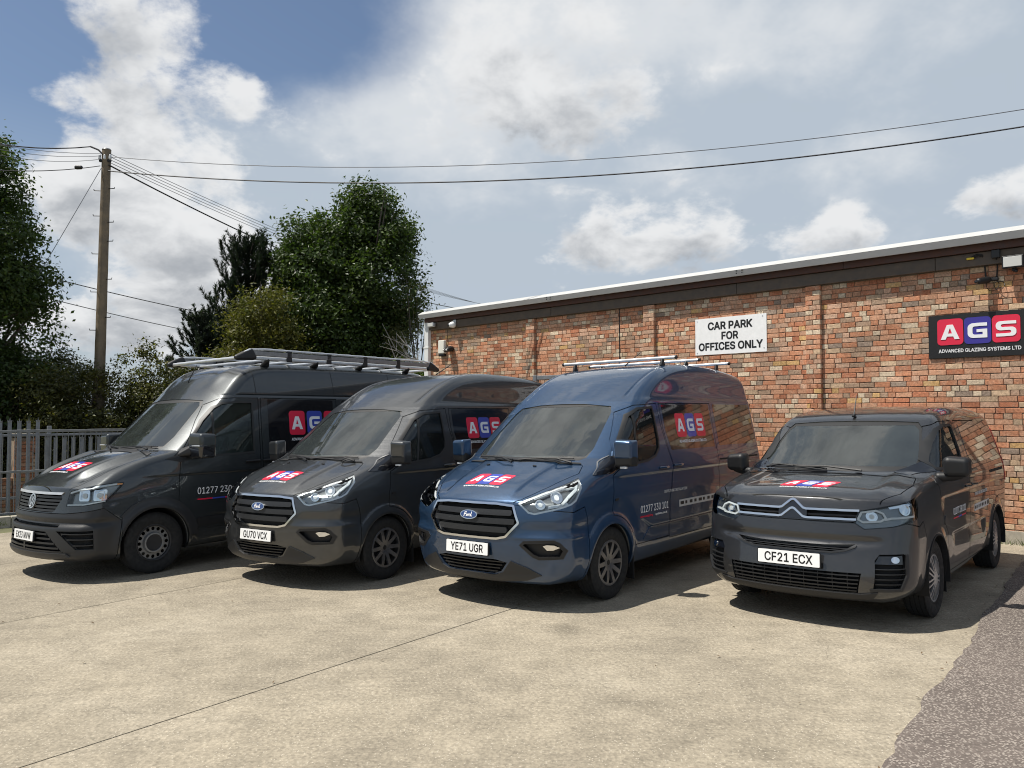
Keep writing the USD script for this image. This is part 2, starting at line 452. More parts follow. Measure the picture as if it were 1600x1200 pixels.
def free(parent, name):
    k = _names.setdefault((parent, name), -1) + 1
    _names[(parent, name)] = k
    return f'{parent}/{name}' + (f'_{k:03d}' if k else '')


def say(prim, **data):
    for k, v in data.items():
        if v:
            prim.SetCustomDataByKey(k, v)
    return prim


def thing(name, label, category, group=None, matrix=None, loc=None, rz=0.):
    p = free('/World', name)
    x = UsdGeom.Xform.Define(stage, p)
    if matrix is not None:
        x.AddTransformOp().Set(matrix)
    elif loc is not None:
        x.AddTranslateOp().Set(tuple(map(float, loc)))
        if rz: x.AddRotateZOp().Set(float(rz))
    say(x.GetPrim(), label=label, category=category, group=group)
    return p


def put(parent, name, mesh, mat, smooth=30, normals=None, label=None, **data):
    """One Mesh prim under parent."""
    p = free(parent, name)
    if normals is None:
        if isinstance(mesh, tuple): mesh = (np.asarray(mesh[0], float), np.asarray(mesh[1], int))
        v, f, nn = meshkit.arrays(mesh, smooth)
    else:
        (v, f), nn = mesh, normals
    m = UsdGeom.Mesh.Define(stage, p)
    m.CreatePointsAttr(Vt.Vec3fArray.FromNumpy(np.asarray(v, np.float32)))
    m.CreateFaceVertexCountsAttr(Vt.IntArray.FromNumpy(np.full(len(f), 3, np.int32)))
    m.CreateFaceVertexIndicesAttr(Vt.IntArray.FromNumpy(np.asarray(f, np.int32).ravel()))
    m.CreateSubdivisionSchemeAttr('none')
    if nn is not None:
        m.CreateNormalsAttr(Vt.Vec3fArray.FromNumpy(np.asarray(nn, np.float32)))
        m.SetNormalsInterpolation('vertex')
    UsdShade.MaterialBindingAPI.Apply(m.GetPrim()).Bind(UsdShade.Material.Get(stage, LOOKS + mat))
    say(m.GetPrim(), label=label, **data)
    return p


def single(name, mesh, mat, label, category, group=None, smooth=30):
    p = put('/World', name, mesh, mat, smooth)
    say(stage.GetPrimAtPath(p), label=label, category=category, group=group)
    return p


def structure(name, mesh, mat, smooth=False):
    return put('/World', name, mesh, mat, smooth, kind='structure')


def colours(path, c):
    UsdGeom.PrimvarsAPI(stage.GetPrimAtPath(path)).CreatePrimvar('tone', Sdf.ValueTypeNames.Color3fArray, 'vertex').Set(Vt.Vec3fArray.FromNumpy(np.asarray(c, np.float32)))


# ---------------------------------------------------------------- shapes
def bx(a, b):
    """A box between two corners."""
    a, b = np.minimum(a, b), np.maximum(a, b)
    m = trimesh.creation.box(b - a); m.apply_translation((np.asarray(a) + b) / 2)
    return np.array(m.vertices), np.array(m.faces)


def rbox(a, b, r=.01, seg=2):
    """A box with rounded edges: the hull of eight small spheres."""
    a, b = np.minimum(a, b).astype(float), np.maximum(a, b).astype(float)
    r = min(r, (b - a).min() / 2 * .98)
    s = trimesh.creation.icosphere(1, r).vertices
    pts = np.vstack([s + np.array([x, y, z]) for x in (a[0] + r, b[0] - r) for y in (a[1] + r, b[1] - r) for z in (a[2] + r, b[2] - r)])
    h = trimesh.convex.convex_hull(pts)
    return np.array(h.vertices), np.array(h.faces)


def hull(balls, sub=2):
    pts = np.vstack([trimesh.creation.icosphere(sub, r).vertices + np.array(c) for c, r in balls])
    h = trimesh.convex.convex_hull(pts)
    return np.array(h.vertices), np.array(h.faces)


def tube(pts, r, sides=8, caps=True):
    """A round bar along a polyline; r may be a list."""
    p = np.asarray(pts, float)
    t = np.gradient(p, axis=0); t /= np.linalg.norm(t, axis=1, keepdims=True) + 1e-12
    ref = np.where(np.abs(t[:, 2:]) < .9, [0, 0, 1.], [1., 0, 0])
    a = np.cross(t, ref); a /= np.linalg.norm(a, axis=1, keepdims=True)
    b = np.cross(t, a)
    ang = np.arange(sides) * 2 * np.pi / sides
    rr = np.broadcast_to(r, (len(p),))[:, None, None]
    v = (p[:, None] + rr * (np.cos(ang)[None, :, None] * a[:, None] + np.sin(ang)[None, :, None] * b[:, None])).reshape(-1, 3)
    i, j = np.meshgrid(np.arange(len(p) - 1), np.arange(sides), indexing='ij')
    k = (j + 1) % sides
    q = np.stack([i * sides + j, i * sides + k, (i + 1) * sides + k, (i + 1) * sides + j], -1).reshape(-1, 4)
    f = np.vstack([q[:, [0, 2, 1]], q[:, [0, 3, 2]]])
    if caps:
        n = len(v); v = np.vstack([v, p[:1], p[-1:]])
        c, e = np.arange(sides), (np.arange(sides) + 1) % sides
        m = (len(p) - 1) * sides
        f = np.vstack([f, np.stack([np.full(sides, n), c, e], 1), np.stack([np.full(sides, n + 1), m + e, m + c], 1)])
    return v, f


def lathe(prof, n=48, axis='y'):
    """Turns (radius, along) pairs about an axis."""
    p = np.asarray(prof, float)
    a = np.arange(n) * 2 * np.pi / n
    v = np.stack([p[:, None, 0] * np.cos(a), np.broadcast_to(p[:, None, 1], (len(p), n)), p[:, None, 0] * np.sin(a)], -1).reshape(-1, 3)
    i, j = np.meshgrid(np.arange(len(p) - 1), np.arange(n), indexing='ij')
    k = (j + 1) % n
    q = np.stack([i * n + j, i * n + k, (i + 1) * n + k, (i + 1) * n + j], -1).reshape(-1, 4)
    f = np.vstack([q[:, [0, 1, 2]], q[:, [0, 2, 3]]])
    if axis == 'z': v = v[:, [0, 2, 1]] * [1, -1, 1]
    if axis == 'x': v = v[:, [1, 0, 2]] * [1, -1, 1]
    return v, f


def plate3(g, thick, fr, origin=(0, 0, 0), lift=0.):
    """The drawing g as a plate standing in a drawing plane, its face towards the viewer."""
    R, U, D = fr
    V, F = back(manifold3d.Manifold.extrude(cross(g), thick))
    P = np.asarray(origin) + V[:, :1] * R + V[:, 1:2] * U - D * (V[:, 2:] + lift)
    return P, F


def text(s, height, width=None, depth=.002, bold=True, at=(0, 0), align='c'):
    """Lettering as a flat mesh in u, v with its thickness as height."""
    m = meshkit.text_mesh(s, height, depth, bold)
    V, F = np.array(m.vertices), np.array(m.faces)
    lo, hi = V.min(0), V.max(0)
    if width: V[:, 0] = lo[0] + (V[:, 0] - lo[0]) * width / (hi[0] - lo[0])
    lo, hi = V.min(0), V.max(0)
    V[:, 0] += at[0] - ((lo[0] + hi[0]) / 2 if align == 'c' else lo[0])
    V[:, 1] += at[1] - height / 2
    return V, F


def standing(mesh, fr, origin, lift=0.):
    R, U, D = fr
    V, F = mesh
    return np.asarray(origin) + V[:, :1] * R + V[:, 1:2] * U - D * (V[:, 2:] + lift), F


def rrect(x0, y0, x1, y1, r):
    return sbox(x0 + r, y0 + r, x1 - r, y1 - r).buffer(r, quad_segs=5)


def letter(c, slant=0.):
    """The firm's three letters, drawn in a unit square."""
    if c == 'A':
        g = Polygon([(0, 0), (.34, 1), (.66, 1), (1, 0), (.74, 0), (.67, .20), (.33, .20), (.26, 0)]).difference(Polygon([(.395, .40), (.605, .40), (.52, .74), (.48, .74)]))
    elif c == 'G':
        o = unary_union([rrect(0, 0, 1, 1, .30), sbox(.6, 0, 1, .5), sbox(.6, .6, 1, 1)]).intersection(sbox(0, 0, 1, 1))
        g = o.difference(rrect(.25, .22, 1.3, .78, .14)).union(sbox(.46, .38, 1, .58)).union(sbox(.77, 0, 1, .58))
        g = g.difference(sbox(.75, .58, 1.1, .775))
    else:
        up = rrect(0, .40, 1.2, 1, .24).difference(rrect(.25, .605, 1.4, .80, .09)).intersection(sbox(0, 0, 1, 1))
        dn = rrect(-.2, 0, 1, .60, .24).difference(rrect(-.4, .20, .75, .395, .09)).intersection(sbox(0, 0, 1, 1))
        g = up.difference(sbox(.5, .3, 1.1, .605)).union(dn.difference(sbox(-.1, .395, .5, .61))).buffer(0)
        g = unary_union([g, sbox(.3, .40, .7, .60)])
    return affinity.affine_transform(g, [1, slant, 0, 1, 0, 0]) if slant else g


# ---------------------------------------------------------------- materials
def mat(name, nodes, links, surface='p.BSDF', **k):
    usdkit.material(stage, LOOKS + name, nodes, links, surface=surface, **k)


def plain(name, color, rough=.5, metal=0., coat=0., grain=0., scale=30., bump=0., spec=None, **more):
    """A principled surface whose colour and roughness wander a little."""
    p = dict(base_color=color, roughness=rough, metallic=metal, coat_weight=coat, coat_roughness=.03, **more)
    if spec is not None: p['specular_ior_level'] = spec
    N, L = {'p': ('principled_bsdf', p)}, []
    if grain or bump:
        N['t'] = ('texture_coordinate', {}); N['n'] = ('noise_texture', {'scale': scale, 'detail': 5., 'roughness': .6})
        L.append(('t.object', 'n.vector'))
    if grain:
        c = np.array(color)
        N['r'] = ('rgb_ramp', {'ramp': [(.25, tuple(c * (1 - grain))), (.75, tuple(np.minimum(c * (1 + grain), 1)))]})
        N['rr'] = ('map_range', {'from_min': .3, 'from_max': .7, 'to_min': max(rough * (1 - grain), 0.), 'to_max': min(rough * (1 + grain), 1.)})
        L += [('n.fac', 'r.fac'), ('r.color', 'p.base_color'), ('n.fac', 'rr.value'), ('rr.result', 'p.roughness')]
    if bump:
        N['b'] = ('bump', {'strength': bump, 'distance': .01}); L += [('n.fac', 'b.height'), ('b.normal', 'p.normal')]
    mat(name, N, L)


def paint(name, color, flake):
    """Metallic lacquer: a dark base with fine flakes under a clear coat that carries a film of dust."""
    N = {'t': ('texture_coordinate', {}), 'fl': ('voronoi_texture', {'scale': 900.}), 'dn': ('noise_texture', {'scale': 3., 'detail': 6., 'roughness': .65}),
         'dr': ('map_range', {'from_min': .4, 'from_max': .8, 'to_min': .0, 'to_max': .03, 'clamp': True}),
         'fr': ('rgb_ramp', {'ramp': [(0., tuple(np.array(color) * .75)), (.6, color), (1., flake)]}),
         'bw': ('rgb_to_bw', {}),
         'sz': ('separate_xyz', {}), 'lz': ('map_range', {'range_type': 'smoothstep', 'from_min': .75, 'from_max': .2, 'to_min': .0, 'to_max': .16, 'clamp': True}), 'lm': ('math', {'math_type': 'multiply_add'}),
         'dm': ('mix_color', {'b': (.22, .20, .17)}),
         'cr': ('map_range', {'from_min': .3, 'from_max': .8, 'to_min': .015, 'to_max': .07}),
         'op': ('noise_texture', {'scale': 2.2, 'detail': 2.}), 'ob': ('bump', {'strength': .05, 'distance': .01}),
         'p': ('principled_bsdf', {'metallic': .55, 'roughness': .38, 'coat_weight': 1., 'coat_ior': 1.55})}
    L = [('t.object', 'fl.vector'), ('t.object', 'dn.vector'), ('fl.color', 'bw.color'), ('bw.val', 'fr.fac'), ('fr.color', 'dm.a'), ('dn.fac', 'dr.value'), ('t.object', 'sz.vector'), ('sz.z', 'lz.value'), ('lz.result', 'lm.value1'), ('dn.fac', 'lm.value2'), ('dr.result', 'lm.value3'), ('lm.value', 'dm.fac'),
         ('dm.result', 'p.base_color'), ('dn.fac', 'cr.value'), ('cr.result', 'p.coat_roughness'), ('t.object', 'op.vector'), ('op.fac', 'ob.height'), ('ob.normal', 'p.coat_normal')]
    mat(name, N, L)


def glass(name, tint, gloss=.0, ior=1.5, film=0.):
    """A clear sheet that reflects by angle and carries a thin film of dust."""
    mat(name, {'d': ('diffuse_bsdf', {'color': (.50, .58, .54)}), 'dn': ('noise_texture', {'scale': 4., 'detail': 5.}), 'dt': ('texture_coordinate', {}), 'dr': ('map_range', {'from_min': .3, 'from_max': .7, 'to_min': film * .7, 'to_max': film * 1.3}), 'm0': ('mix_closure', {}), 'f': ('fresnel', {'IOR': ior}), 't': ('transparent_bsdf', {'color': tint}), 'g': ('glossy_bsdf', {'color': (1, 1, 1), 'roughness': gloss}), 'm': ('mix_closure', {})},
        [('f.fac', 'm.fac'), ('dt.object', 'dn.vector'), ('dn.fac', 'dr.value'), ('dr.result', 'm0.fac'), ('t.BSDF', 'm0.closure1'), ('d.BSDF', 'm0.closure2'), ('m0.closure', 'm.closure1'), ('g.BSDF', 'm.closure2')], 'm.closure')


paint('paint_grey', (.015, .0185, .020), (.072, .080, .084))
paint('paint_slate', (.024, .026, .0275), (.10, .105, .11))
paint('paint_stone', (.0195, .020, .0215), (.088, .090, .095))
paint('paint_blue', (.008, .032, .078), (.036, .112, .235))
plain('trim', (.006, .006, .0065), .5, grain=.15, scale=60, bump=.05)
plain('trim_grey', (.013, .0135, .0145), .45, grain=.12, scale=50, bump=.05)
plain('black_gloss', (.004, .004, .005), .06, coat=1.)
plain('deep', (.006, .006, .006), .8)
plain('rubber', (.0045, .0045, .0045), .8, grain=.25, scale=25, bump=.08)
plain('seal', (.01, .01, .01), .5)
plain('chrome', (.75, .76, .77), .12, metal=1.)
plain('satin', (.66, .67, .68), .36, metal=.65, grain=.08, scale=15)
plain('alloy', (.22, .22, .23), .35, metal=.9, grain=.15, scale=12)
plain('alloy_bright', (.48, .48, .49), .35, metal=.9, grain=.1, scale=12)
plain('steel_dark', (.03, .03, .032), .5, metal=.5, grain=.2, scale=20)
plain('steel_ring', (.22, .22, .22), .45, metal=.6, grain=.2, scale=20)
plain('reflector', (.82, .83, .85), .10, metal=1.)
plain('lamp_dark', (.22, .225, .23), .22, metal=.85)
plain('white_lamp', (.62, .63, .64), .25, coat=.5)
plain('amber', (.7, .25, .02), .25, coat=1.)
plain('tail_red', (.35, .01, .01), .2, coat=1.)
plain('plate_white', (.86, .86, .85), .35, grain=.05, scale=12)
plain('plate_yellow', (.75, .55, .05), .35)
plain('ink', (.012, .012, .012), .45)
plain('ink_white', (.80, .80, .80), .45)
plain('sign_red', (.66, .012, .05), .4, coat=.3)
plain('sign_blue', (.03, .055, .34), .4, coat=.3)
plain('wall_blue', (.035, .025, .26), .4, coat=.3)
plain('badge_blue', (.012, .04, .15), .2, coat=1.)
plain('sticker', (.55, .55, .54), .4)
plain('cabin', (.19, .195, .195), .8, grain=.1, scale=40)
plain('dash', (.16, .165, .165), .75, grain=.1, scale=40)
plain('seat_cloth', (.16, .16, .165), .9, grain=.25, scale=120)
plain('paper', (.78, .79, .80), .7)
glass('pane', (.80, .90, .86), ior=1.95, film=.045)
glass('side_pane', (.50, .56, .55), ior=1.6, film=.01)
glass('lens', (.95, .97, .97), ior=1.22)


# ---------------------------------------------------------------- ground, yard slabs, tarmac
SLOPE = np.array([.788, -.616]) * .02
AL, AC = np.array([.6198, .7847]), np.array([.7847, -.6198])     # along and across the yard's bays


def ground_z(x, y):
    return SLOPE[0] * x + SLOPE[1] * y


def terrain_z(x, y):
    l = x * .788 - y * .616
    return .02 * np.clip(l, -14, 9) - .06


def ground_mat(name, base, dark, pale, stone, stain=.5, chips=0.):
    """Weathered hard ground: large stains, sandy patches, brushed grain, aggregate and grit."""
    N = {'g': ('geometry', {}), 'a': ('noise_texture', {'scale': .55, 'detail': 5., 'roughness': .6}), 'b': ('noise_texture', {'scale': 3.2, 'detail': 8., 'roughness': .65}),
         'm': ('mapping', {'rotation': (0, 0, .66), 'scale': (3.0, 26., 3.)}), 'c': ('noise_texture', {'scale': 1.3, 'detail': 6., 'roughness': .7}),
         'v': ('voronoi_texture', {'scale': 85.}), 'v2': ('voronoi_texture', {'scale': 34.}), 'f': ('noise_texture', {'scale': 42., 'detail': 7., 'roughness': .8}),
         'ra': ('rgb_ramp', {'ramp': [(.30, dark), (.52, base), (.72, pale)]}),
         'rb': ('map_range', {'from_min': .35, 'from_max': .72, 'to_min': 1 - stain * .45, 'to_max': 1 + stain * .18}),
         'rc': ('map_range', {'from_min': .3, 'from_max': .7, 'to_min': .86, 'to_max': 1.10}),
         'rf': ('map_range', {'from_min': .32, 'from_max': .68, 'to_min': .62, 'to_max': 1.32}),
         'oi': ('object_info', {}), 'or': ('map_range', {'to_min': .93, 'to_max': 1.07}), 'x0': ('math', {'math_type': 'multiply'}),
         'ck': ('voronoi_texture', {'feature': 'distance_to_edge', 'scale': .42}), 'cw': ('noise_texture', {'scale': 1.7, 'detail': 6.}), 'cv': ('vector_math', {'math_type': 'scale', 'scale': .55}), 'ca': ('vector_math', {'math_type': 'add'}),
         'cr': ('map_range', {'from_min': .0008, 'from_max': .0035, 'to_min': .74, 'to_max': 1., 'clamp': True}), 'cm': ('map_range', {'from_min': .56, 'from_max': .62, 'to_min': 0., 'to_max': 1., 'clamp': True}), 'cx': ('mix_float', {'a': 1.}), 'ov': ('voronoi_texture', {'scale': .75}), 'od': ('map_range', {'range_type': 'smoothstep', 'from_min': .03, 'from_max': .20, 'to_min': .70, 'to_max': 1., 'clamp': True}), 'ox': ('math', {'math_type': 'multiply'}), 'x3': ('math', {'math_type': 'multiply'}),
         'x1': ('math', {'math_type': 'multiply'}), 'x2': ('math', {'math_type': 'multiply'}), 'h': ('hsv', {}),
         'sv': ('rgb_ramp', {'ramp': [(0., (1, 1, 1)), (.5 if chips else .28, (1, 1, 1)), (.56 if chips else .36, (0, 0, 0)), (1., (0, 0, 0))]}),
         'sr': ('rgb_to_bw', {}), 'sg': ('math', {'math_type': 'greater_than', 'value2': 1 - (chips or .22)}), 'sm': ('math', {'math_type': 'multiply'}),
         'mx': ('mix_color', {'b': stone}),
         'bs': ('math', {'math_type': 'multiply_add', 'value2': .5}), 'bu': ('bump', {'strength': .9, 'distance': .007}),
         'p': ('principled_bsdf', {'roughness': .92, 'specular_ior_level': .3})}
    L = [('g.position', x + '.vector') for x in ('a', 'b', 'm', 'v', 'v2', 'f')]
    L += [('m.vector', 'c.vector'), ('a.fac', 'ra.fac'), ('b.fac', 'rb.value'), ('c.fac', 'rc.value'), ('f.fac', 'rf.value'), ('rb.result', 'x1.value1'), ('rc.result', 'x1.value2'), ('x1.value', 'x2.value1'), ('rf.result', 'x2.value2'),
          ('ra.color', 'h.color'), ('x0.value', 'h.value'), ('v.distance', 'sv.fac'), ('v.color', 'sr.color'), ('sr.val', 'sg.value1'), ('sg.value', 'sm.value1'), ('sv.color', 'sm.value2'),
          ('oi.random', 'or.value'), ('g.position', 'cw.vector'), ('cw.color', 'cv.vector1'), ('cv.vector', 'ca.vector1'), ('g.position', 'ca.vector2'), ('ca.vector', 'ck.vector'), ('ck.distance', 'cr.value'), ('a.fac', 'cm.value'), ('cr.result', 'cx.b'), ('cm.result', 'cx.fac'), ('cx.result', 'x3.value1'), ('or.result', 'x3.value2'), ('x2.value', 'x0.value1'), ('ca.vector', 'ov.vector'), ('ov.distance', 'od.value'), ('od.result', 'ox.value1'), ('x3.value', 'ox.value2'), ('ox.value', 'x0.value2'),
          ('h.color', 'mx.a'), ('sm.value', 'mx.fac'), ('mx.result', 'p.base_color'), ('f.fac', 'bs.value1'), ('v2.distance', 'bs.value3'), ('bs.value', 'bu.height'), ('bu.normal', 'p.normal')]
    mat(name, N, L)


ground_mat('concrete', (.325, .282, .212), (.258, .224, .170), (.378, .331, .254), (.51, .46, .37), .50)
ground_mat('tarmac', (.145, .120, .104), (.122, .102, .089), (.168, .140, .121), (.30, .262, .225), .35, chips=.42)
plain('earth', (.10, .10, .045), .95, grain=.4, scale=2.)
plain('joint_fill', (.13, .11, .082), .95, grain=.3, scale=20)
plain('kerb_stone', (.36, .33, .27), .9, grain=.2, scale=14, bump=.2)

# the land under everything, out to the horizon
xs = np.concatenate([-np.geomspace(600, 24, 14), np.linspace(-20, 20, 41), np.geomspace(24, 600, 14)])
X, Y = np.meshgrid(xs, xs + 8, indexing='ij')
v = np.stack([X, Y, terrain_z(X, Y) - .04], -1).reshape(-1, 3)
k = len(xs)
i, j = np.meshgrid(np.arange(k - 1), np.arange(k - 1), indexing='ij')
q = np.stack([i * k + j, (i + 1) * k + j, (i + 1) * k + j + 1, i * k + j + 1], -1).reshape(-1, 4)
structure('ground', (v, np.vstack([q[:, [0, 1, 2]], q[:, [0, 2, 3]]])), 'earth', True)

yard = UsdGeom.Xform.Define(stage, '/World/concrete_yard')
say(yard.GetPrim(), kind='structure')


def sheet(edge, thick=.09, lift=0., side=.0):
    """A thin slab lying on the sloping yard; edge is a polygon in (along, across)."""
    V, F = back(manifold3d.Manifold.extrude(cross(edge), thick).translate([0, 0, -thick]))
    P = V[:, :1] * np.array([*AL, 0]) + V[:, 1:2] * np.array([*AC, 0])
    P[:, 2] = ground_z(P[:, 0], P[:, 1]) + V[:, 2] + lift
    return P, F[:, ::-1]


def bay(l0, l1, a0, a1, seed):
    """A cast bay whose long edges are slightly chipped."""
    r = np.random.default_rng(seed)
    a = np.arange(a0, a1 + .01, .25)
    w = lambda: .006 * meshkit.fbm(np.stack([a * 2.3, 0 * a, 0 * a + seed + r.random()], 1), 4) - .003
    return Polygon(np.vstack([np.stack([a, l0 + .007 + w()], 1), np.stack([a, l1 - .007 + w()], 1)[::-1]]))


for n_, (l0, l1) in enumerate(((-4.436, .6), (-7.86, -4.436), (-11.3, -7.86), (-14.7, -11.3))):
    put('/World/concrete_yard', 'slab', sheet(bay(l0, l1, -9, 22, n_)), 'concrete', False)
put('/World/concrete_yard', 'joint_filler', sheet(sbox(-9, -14.7, 22, .6), .05, -.014), 'joint_fill', False)
a = np.arange(-9, 22, .12)
w = .16 * (meshkit.fbm(np.stack([a * .9, 0 * a, 0 * a + 3.3], 1), 3) - .5) + .05 * (meshkit.noise(np.stack([a * 6, 0 * a, 0 * a], 1)) - .5)
structure('tarmac', sheet(Polygon(np.vstack([np.stack([a, -.95 + w], 1), [(22, 24), (-9, 24)]])), .03, .012), 'tarmac')


# ---------------------------------------------------------------- the brick workshop
# local axes: x along the front to the right, y into the building, z up; the front's face is y = 0
BO, BU, BI = np.array([-2.067, 18.825, 0]), np.array([.7133, -.7009, 0]), np.array([.7009, .7133, 0])
BM = Gf.Matrix4d(*BU, 0, *BI, 0, 0, 0, 1, 0, *BO, 1)
WL = 24.0


def on_front(u, y=0., z=0.):
    return BO + BU * u + BI * y + np.array([0, 0, z])


mat('brick', {'a': ('attribute', {'attribute': 'tone'}), 't': ('geometry', {}), 'n': ('noise_texture', {'scale': 38., 'detail': 6., 'roughness': .65}), 'n2': ('noise_texture', {'scale': 1.1, 'detail': 3.}),
              'r': ('map_range', {'from_min': .3, 'from_max': .7, 'to_min': .58, 'to_max': 1.32}), 'r2': ('map_range', {'from_min': .35, 'from_max': .65, 'to_min': .80, 'to_max': 1.10}), 'n3': ('noise_texture', {'scale': 7., 'detail': 6., 'roughness': .7}), 'r3': ('map_range', {'from_min': .48, 'from_max': .78, 'to_min': 0., 'to_max': .55, 'clamp': True}), 'mb': ('mix_color', {'b': (.52, .40, .29)}), 'x': ('math', {'math_type': 'multiply'}),
              'h': ('hsv', {}), 'b': ('bump', {'strength': .7, 'distance': .004}), 'p': ('principled_bsdf', {'roughness': .9, 'specular_ior_level': .25})},
    [('t.position', 'n.vector'), ('t.position', 'n2.vector'), ('n.fac', 'r.value'), ('n2.fac', 'r2.value'), ('r.result', 'x.value1'), ('r2.result', 'x.value2'), ('t.position', 'n3.vector'), ('n3.fac', 'r3.value'), ('a.color', 'mb.a'), ('r3.result', 'mb.fac'), ('mb.result', 'h.color'), ('x.value', 'h.value'), ('h.color', 'p.base_color'), ('n.fac', 'b.height'), ('b.normal', 'p.normal')])
plain('mortar', (.25, .195, .14), .95, grain=.3, scale=30, bump=.4)
plain('beam_timber', (.105, .082, .063), .85, grain=.4, scale=9, bump=.3)
plain('fascia_timber', (.085, .043, .033), .8, grain=.4, scale=9, bump=.3)
plain('white_metal', (.47, .47, .455), .45, grain=.06, scale=4)
plain('white_upvc', (.70, .71, .70), .4, grain=.05, scale=5)
plain('roof_felt', (.12, .12, .12), .9)
plain('galvanised', (.20, .212, .225), .5, metal=.5, grain=.18, scale=9)
plain('cream_plastic', (.72, .71, .64), .4)
plain('lamp_glass', (.55, .55, .52), .25)

BRICK_TONES = [((.50, .225, .125), 24), ((.53, .285, .175), 25), ((.44, .175, .095), 12), ((.55, .345, .235), 15), ((.56, .40, .26), 6), ((.62, .50, .36), 3), ((.29, .22, .17), 6), ((.37, .25, .17), 9), ((.56, .35, .15), 3)]
_tone_w = np.array([w for _, w in BRICK_TONES], float); _tone_w /= _tone_w.sum()


def brick_tone(header):
    k = rng.choice(len(BRICK_TONES), p=_tone_w)
    if header and rng.random() < .22: k = 5
    c = np.array(BRICK_TONES[k][0]) * rng.uniform(.86, 1.14)
    return np.clip(c, .02, .8)


def brick_box(x0, x1, z0, z1, y, depth=.05):
    """Front and four sides of one brick, its arris a little worn and its face a little out of true."""
    t = .004
    j = lambda s=.0022: rng.normal(0, s)
    yy = y - rng.uniform(0, .006)
    tilt = rng.normal(0, .0016)
    o = np.array([(x0, z0), (x1, z0), (x1, z1), (x0, z1)]) + rng.normal(0, .0014, (4, 2))
    c = o.mean(0)
    i = c + (o - c) * (1 - 2 * t / np.array([x1 - x0, z1 - z0]))
    V = [(p[0], yy + depth, p[1]) for p in o] + [(p[0], yy + t, p[1]) for p in o] + [(p[0], yy + tilt * (1 if n in (1, 2) else -1), p[1]) for n, p in enumerate(i)]
    F = [(8, 9, 10), (8, 10, 11)]
    for a in range(4):
        b = (a + 1) % 4
        F += [(4 + a, 4 + b, 8 + b), (4 + a, 8 + b, 8 + a), (a, b, 4 + b), (a, 4 + b, 4 + a)]
    return np.array(V), np.array(F)


building = thing('brick_workshop', 'long flat-roofed red brick workshop with white roof edge behind the vans', 'building', matrix=BM)
wall = put(building, 'wall', bx((.0, .012, -.6), (WL, .30, 3.74)), 'mortar', False)
PIERS = [(.14, .36), (3.37, 3.615), (6.385, 6.63), (9.475, 9.712), (12.57, 12.81), (15.66, 15.9), (18.75, 19.0), (21.8, 22.05)]
PROUD = .062
for u0, u1 in PIERS[1:]:
    put(building, 'pier_core', bx((u0 + .01, -PROUD + .012, -.6), (u1 - .01, .02, 3.715)), 'mortar', False)
COURSE = .0772
bricks = []
k = 0
z = -.45
while z < 3.70:
    k += 1
    z1 = min(z + COURSE - .0095, 3.715)
    heads = k % 4 == 0 and rng.random() < .8
    spans = []
    edges = [(.0, 3.37)] + [(PIERS[n][1], PIERS[n + 1][0]) for n in range(1, len(PIERS) - 1)] + [(PIERS[-1][1], WL)]
    for a0, a1 in edges:
        u = a0 - (rng.uniform(.0, .2) if a0 else 0)
        while u < a1 - .02:
            head = rng.random() < (.80 if heads else .30)
            w_ = (.1025 if head else .2155) + rng.normal(0, .002)
            b0, b1 = max(u, a0), min(u + w_, a1 - .002)
            if b1 - b0 > .022: spans.append((b0, b1, 0., head))
            u += w_ + .0075
    for u0, u1 in PIERS[1:]:
        m = (u0 + u1) / 2
        cut = [u0, m, u1] if k % 2 else [u0, u1]
        if k % 2 == 0: cut = [u0, u0 + .062, u1 - .062, u1] if rng.random() < .4 else [u0, u1]
        for c0, c1 in zip(cut[:-1], cut[1:]): spans.append((c0 + .003, c1 - .005, -PROUD, c1 - c0 < .13))
    for b0, b1, y, head in spans:
        bricks.append((*brick_box(b0, b1, z + rng.normal(0, .001), z1 + rng.normal(0, .001), y, .05 if y == 0 else PROUD + .03), brick_tone(head), (b0 + b1) / 2, z))
    z += COURSE
bricks = [b for b in bricks if not (13.0 < b[3] < 16.7 and b[4] < 2.9)]
near_first = sorted([b for b in bricks if b[3] < 12.40 and b[4] > 1.75], key=lambda b: -b[3])[:300]
chosen = {id(b) for b in near_first}
for V, F, c, u, z in near_first:
    colours(put(wall, 'brick', (V, F), 'brick', False), np.repeat(c[None], len(V) if False else len(V), 0))
rest = [b for b in bricks if id(b) not in chosen]
V, F = joined(*[(b[0], b[1]) for b in rest])
colours(put(wall, 'brickwork', (V, F), 'brick', False, kind='stuff'), np.repeat(np.array([b[2] for b in rest]), [len(b[0]) for b in rest], 0))
# office entrance with a dark roller shutter, right of the picture (seen only in the vans' flanks)
put(building, 'shutter_frame', joined(bx((13.0, -.07, -.3), (13.1, .012, 2.95)), bx((16.6, -.07, -.3), (16.7, .012, 2.95)), bx((13.1, -.07, 2.85), (16.6, .012, 2.95))), 'trim', False)
for k_ in range(28):
    put(building, 'shutter_slat', rbox((13.102, -.045, -.1 + k_ * .105), (16.598, -.022, -.1 + k_ * .105 + .10), .006), 'trim_grey', 30)
put(building, 'plinth', bx((2.0, -.035, -.5), (WL, .01, .15)), 'kerb_stone', False)
put(building, 'end_wall', bx((-.02, .012, -.6), (.0, 14, 4.0)), 'mortar', False)
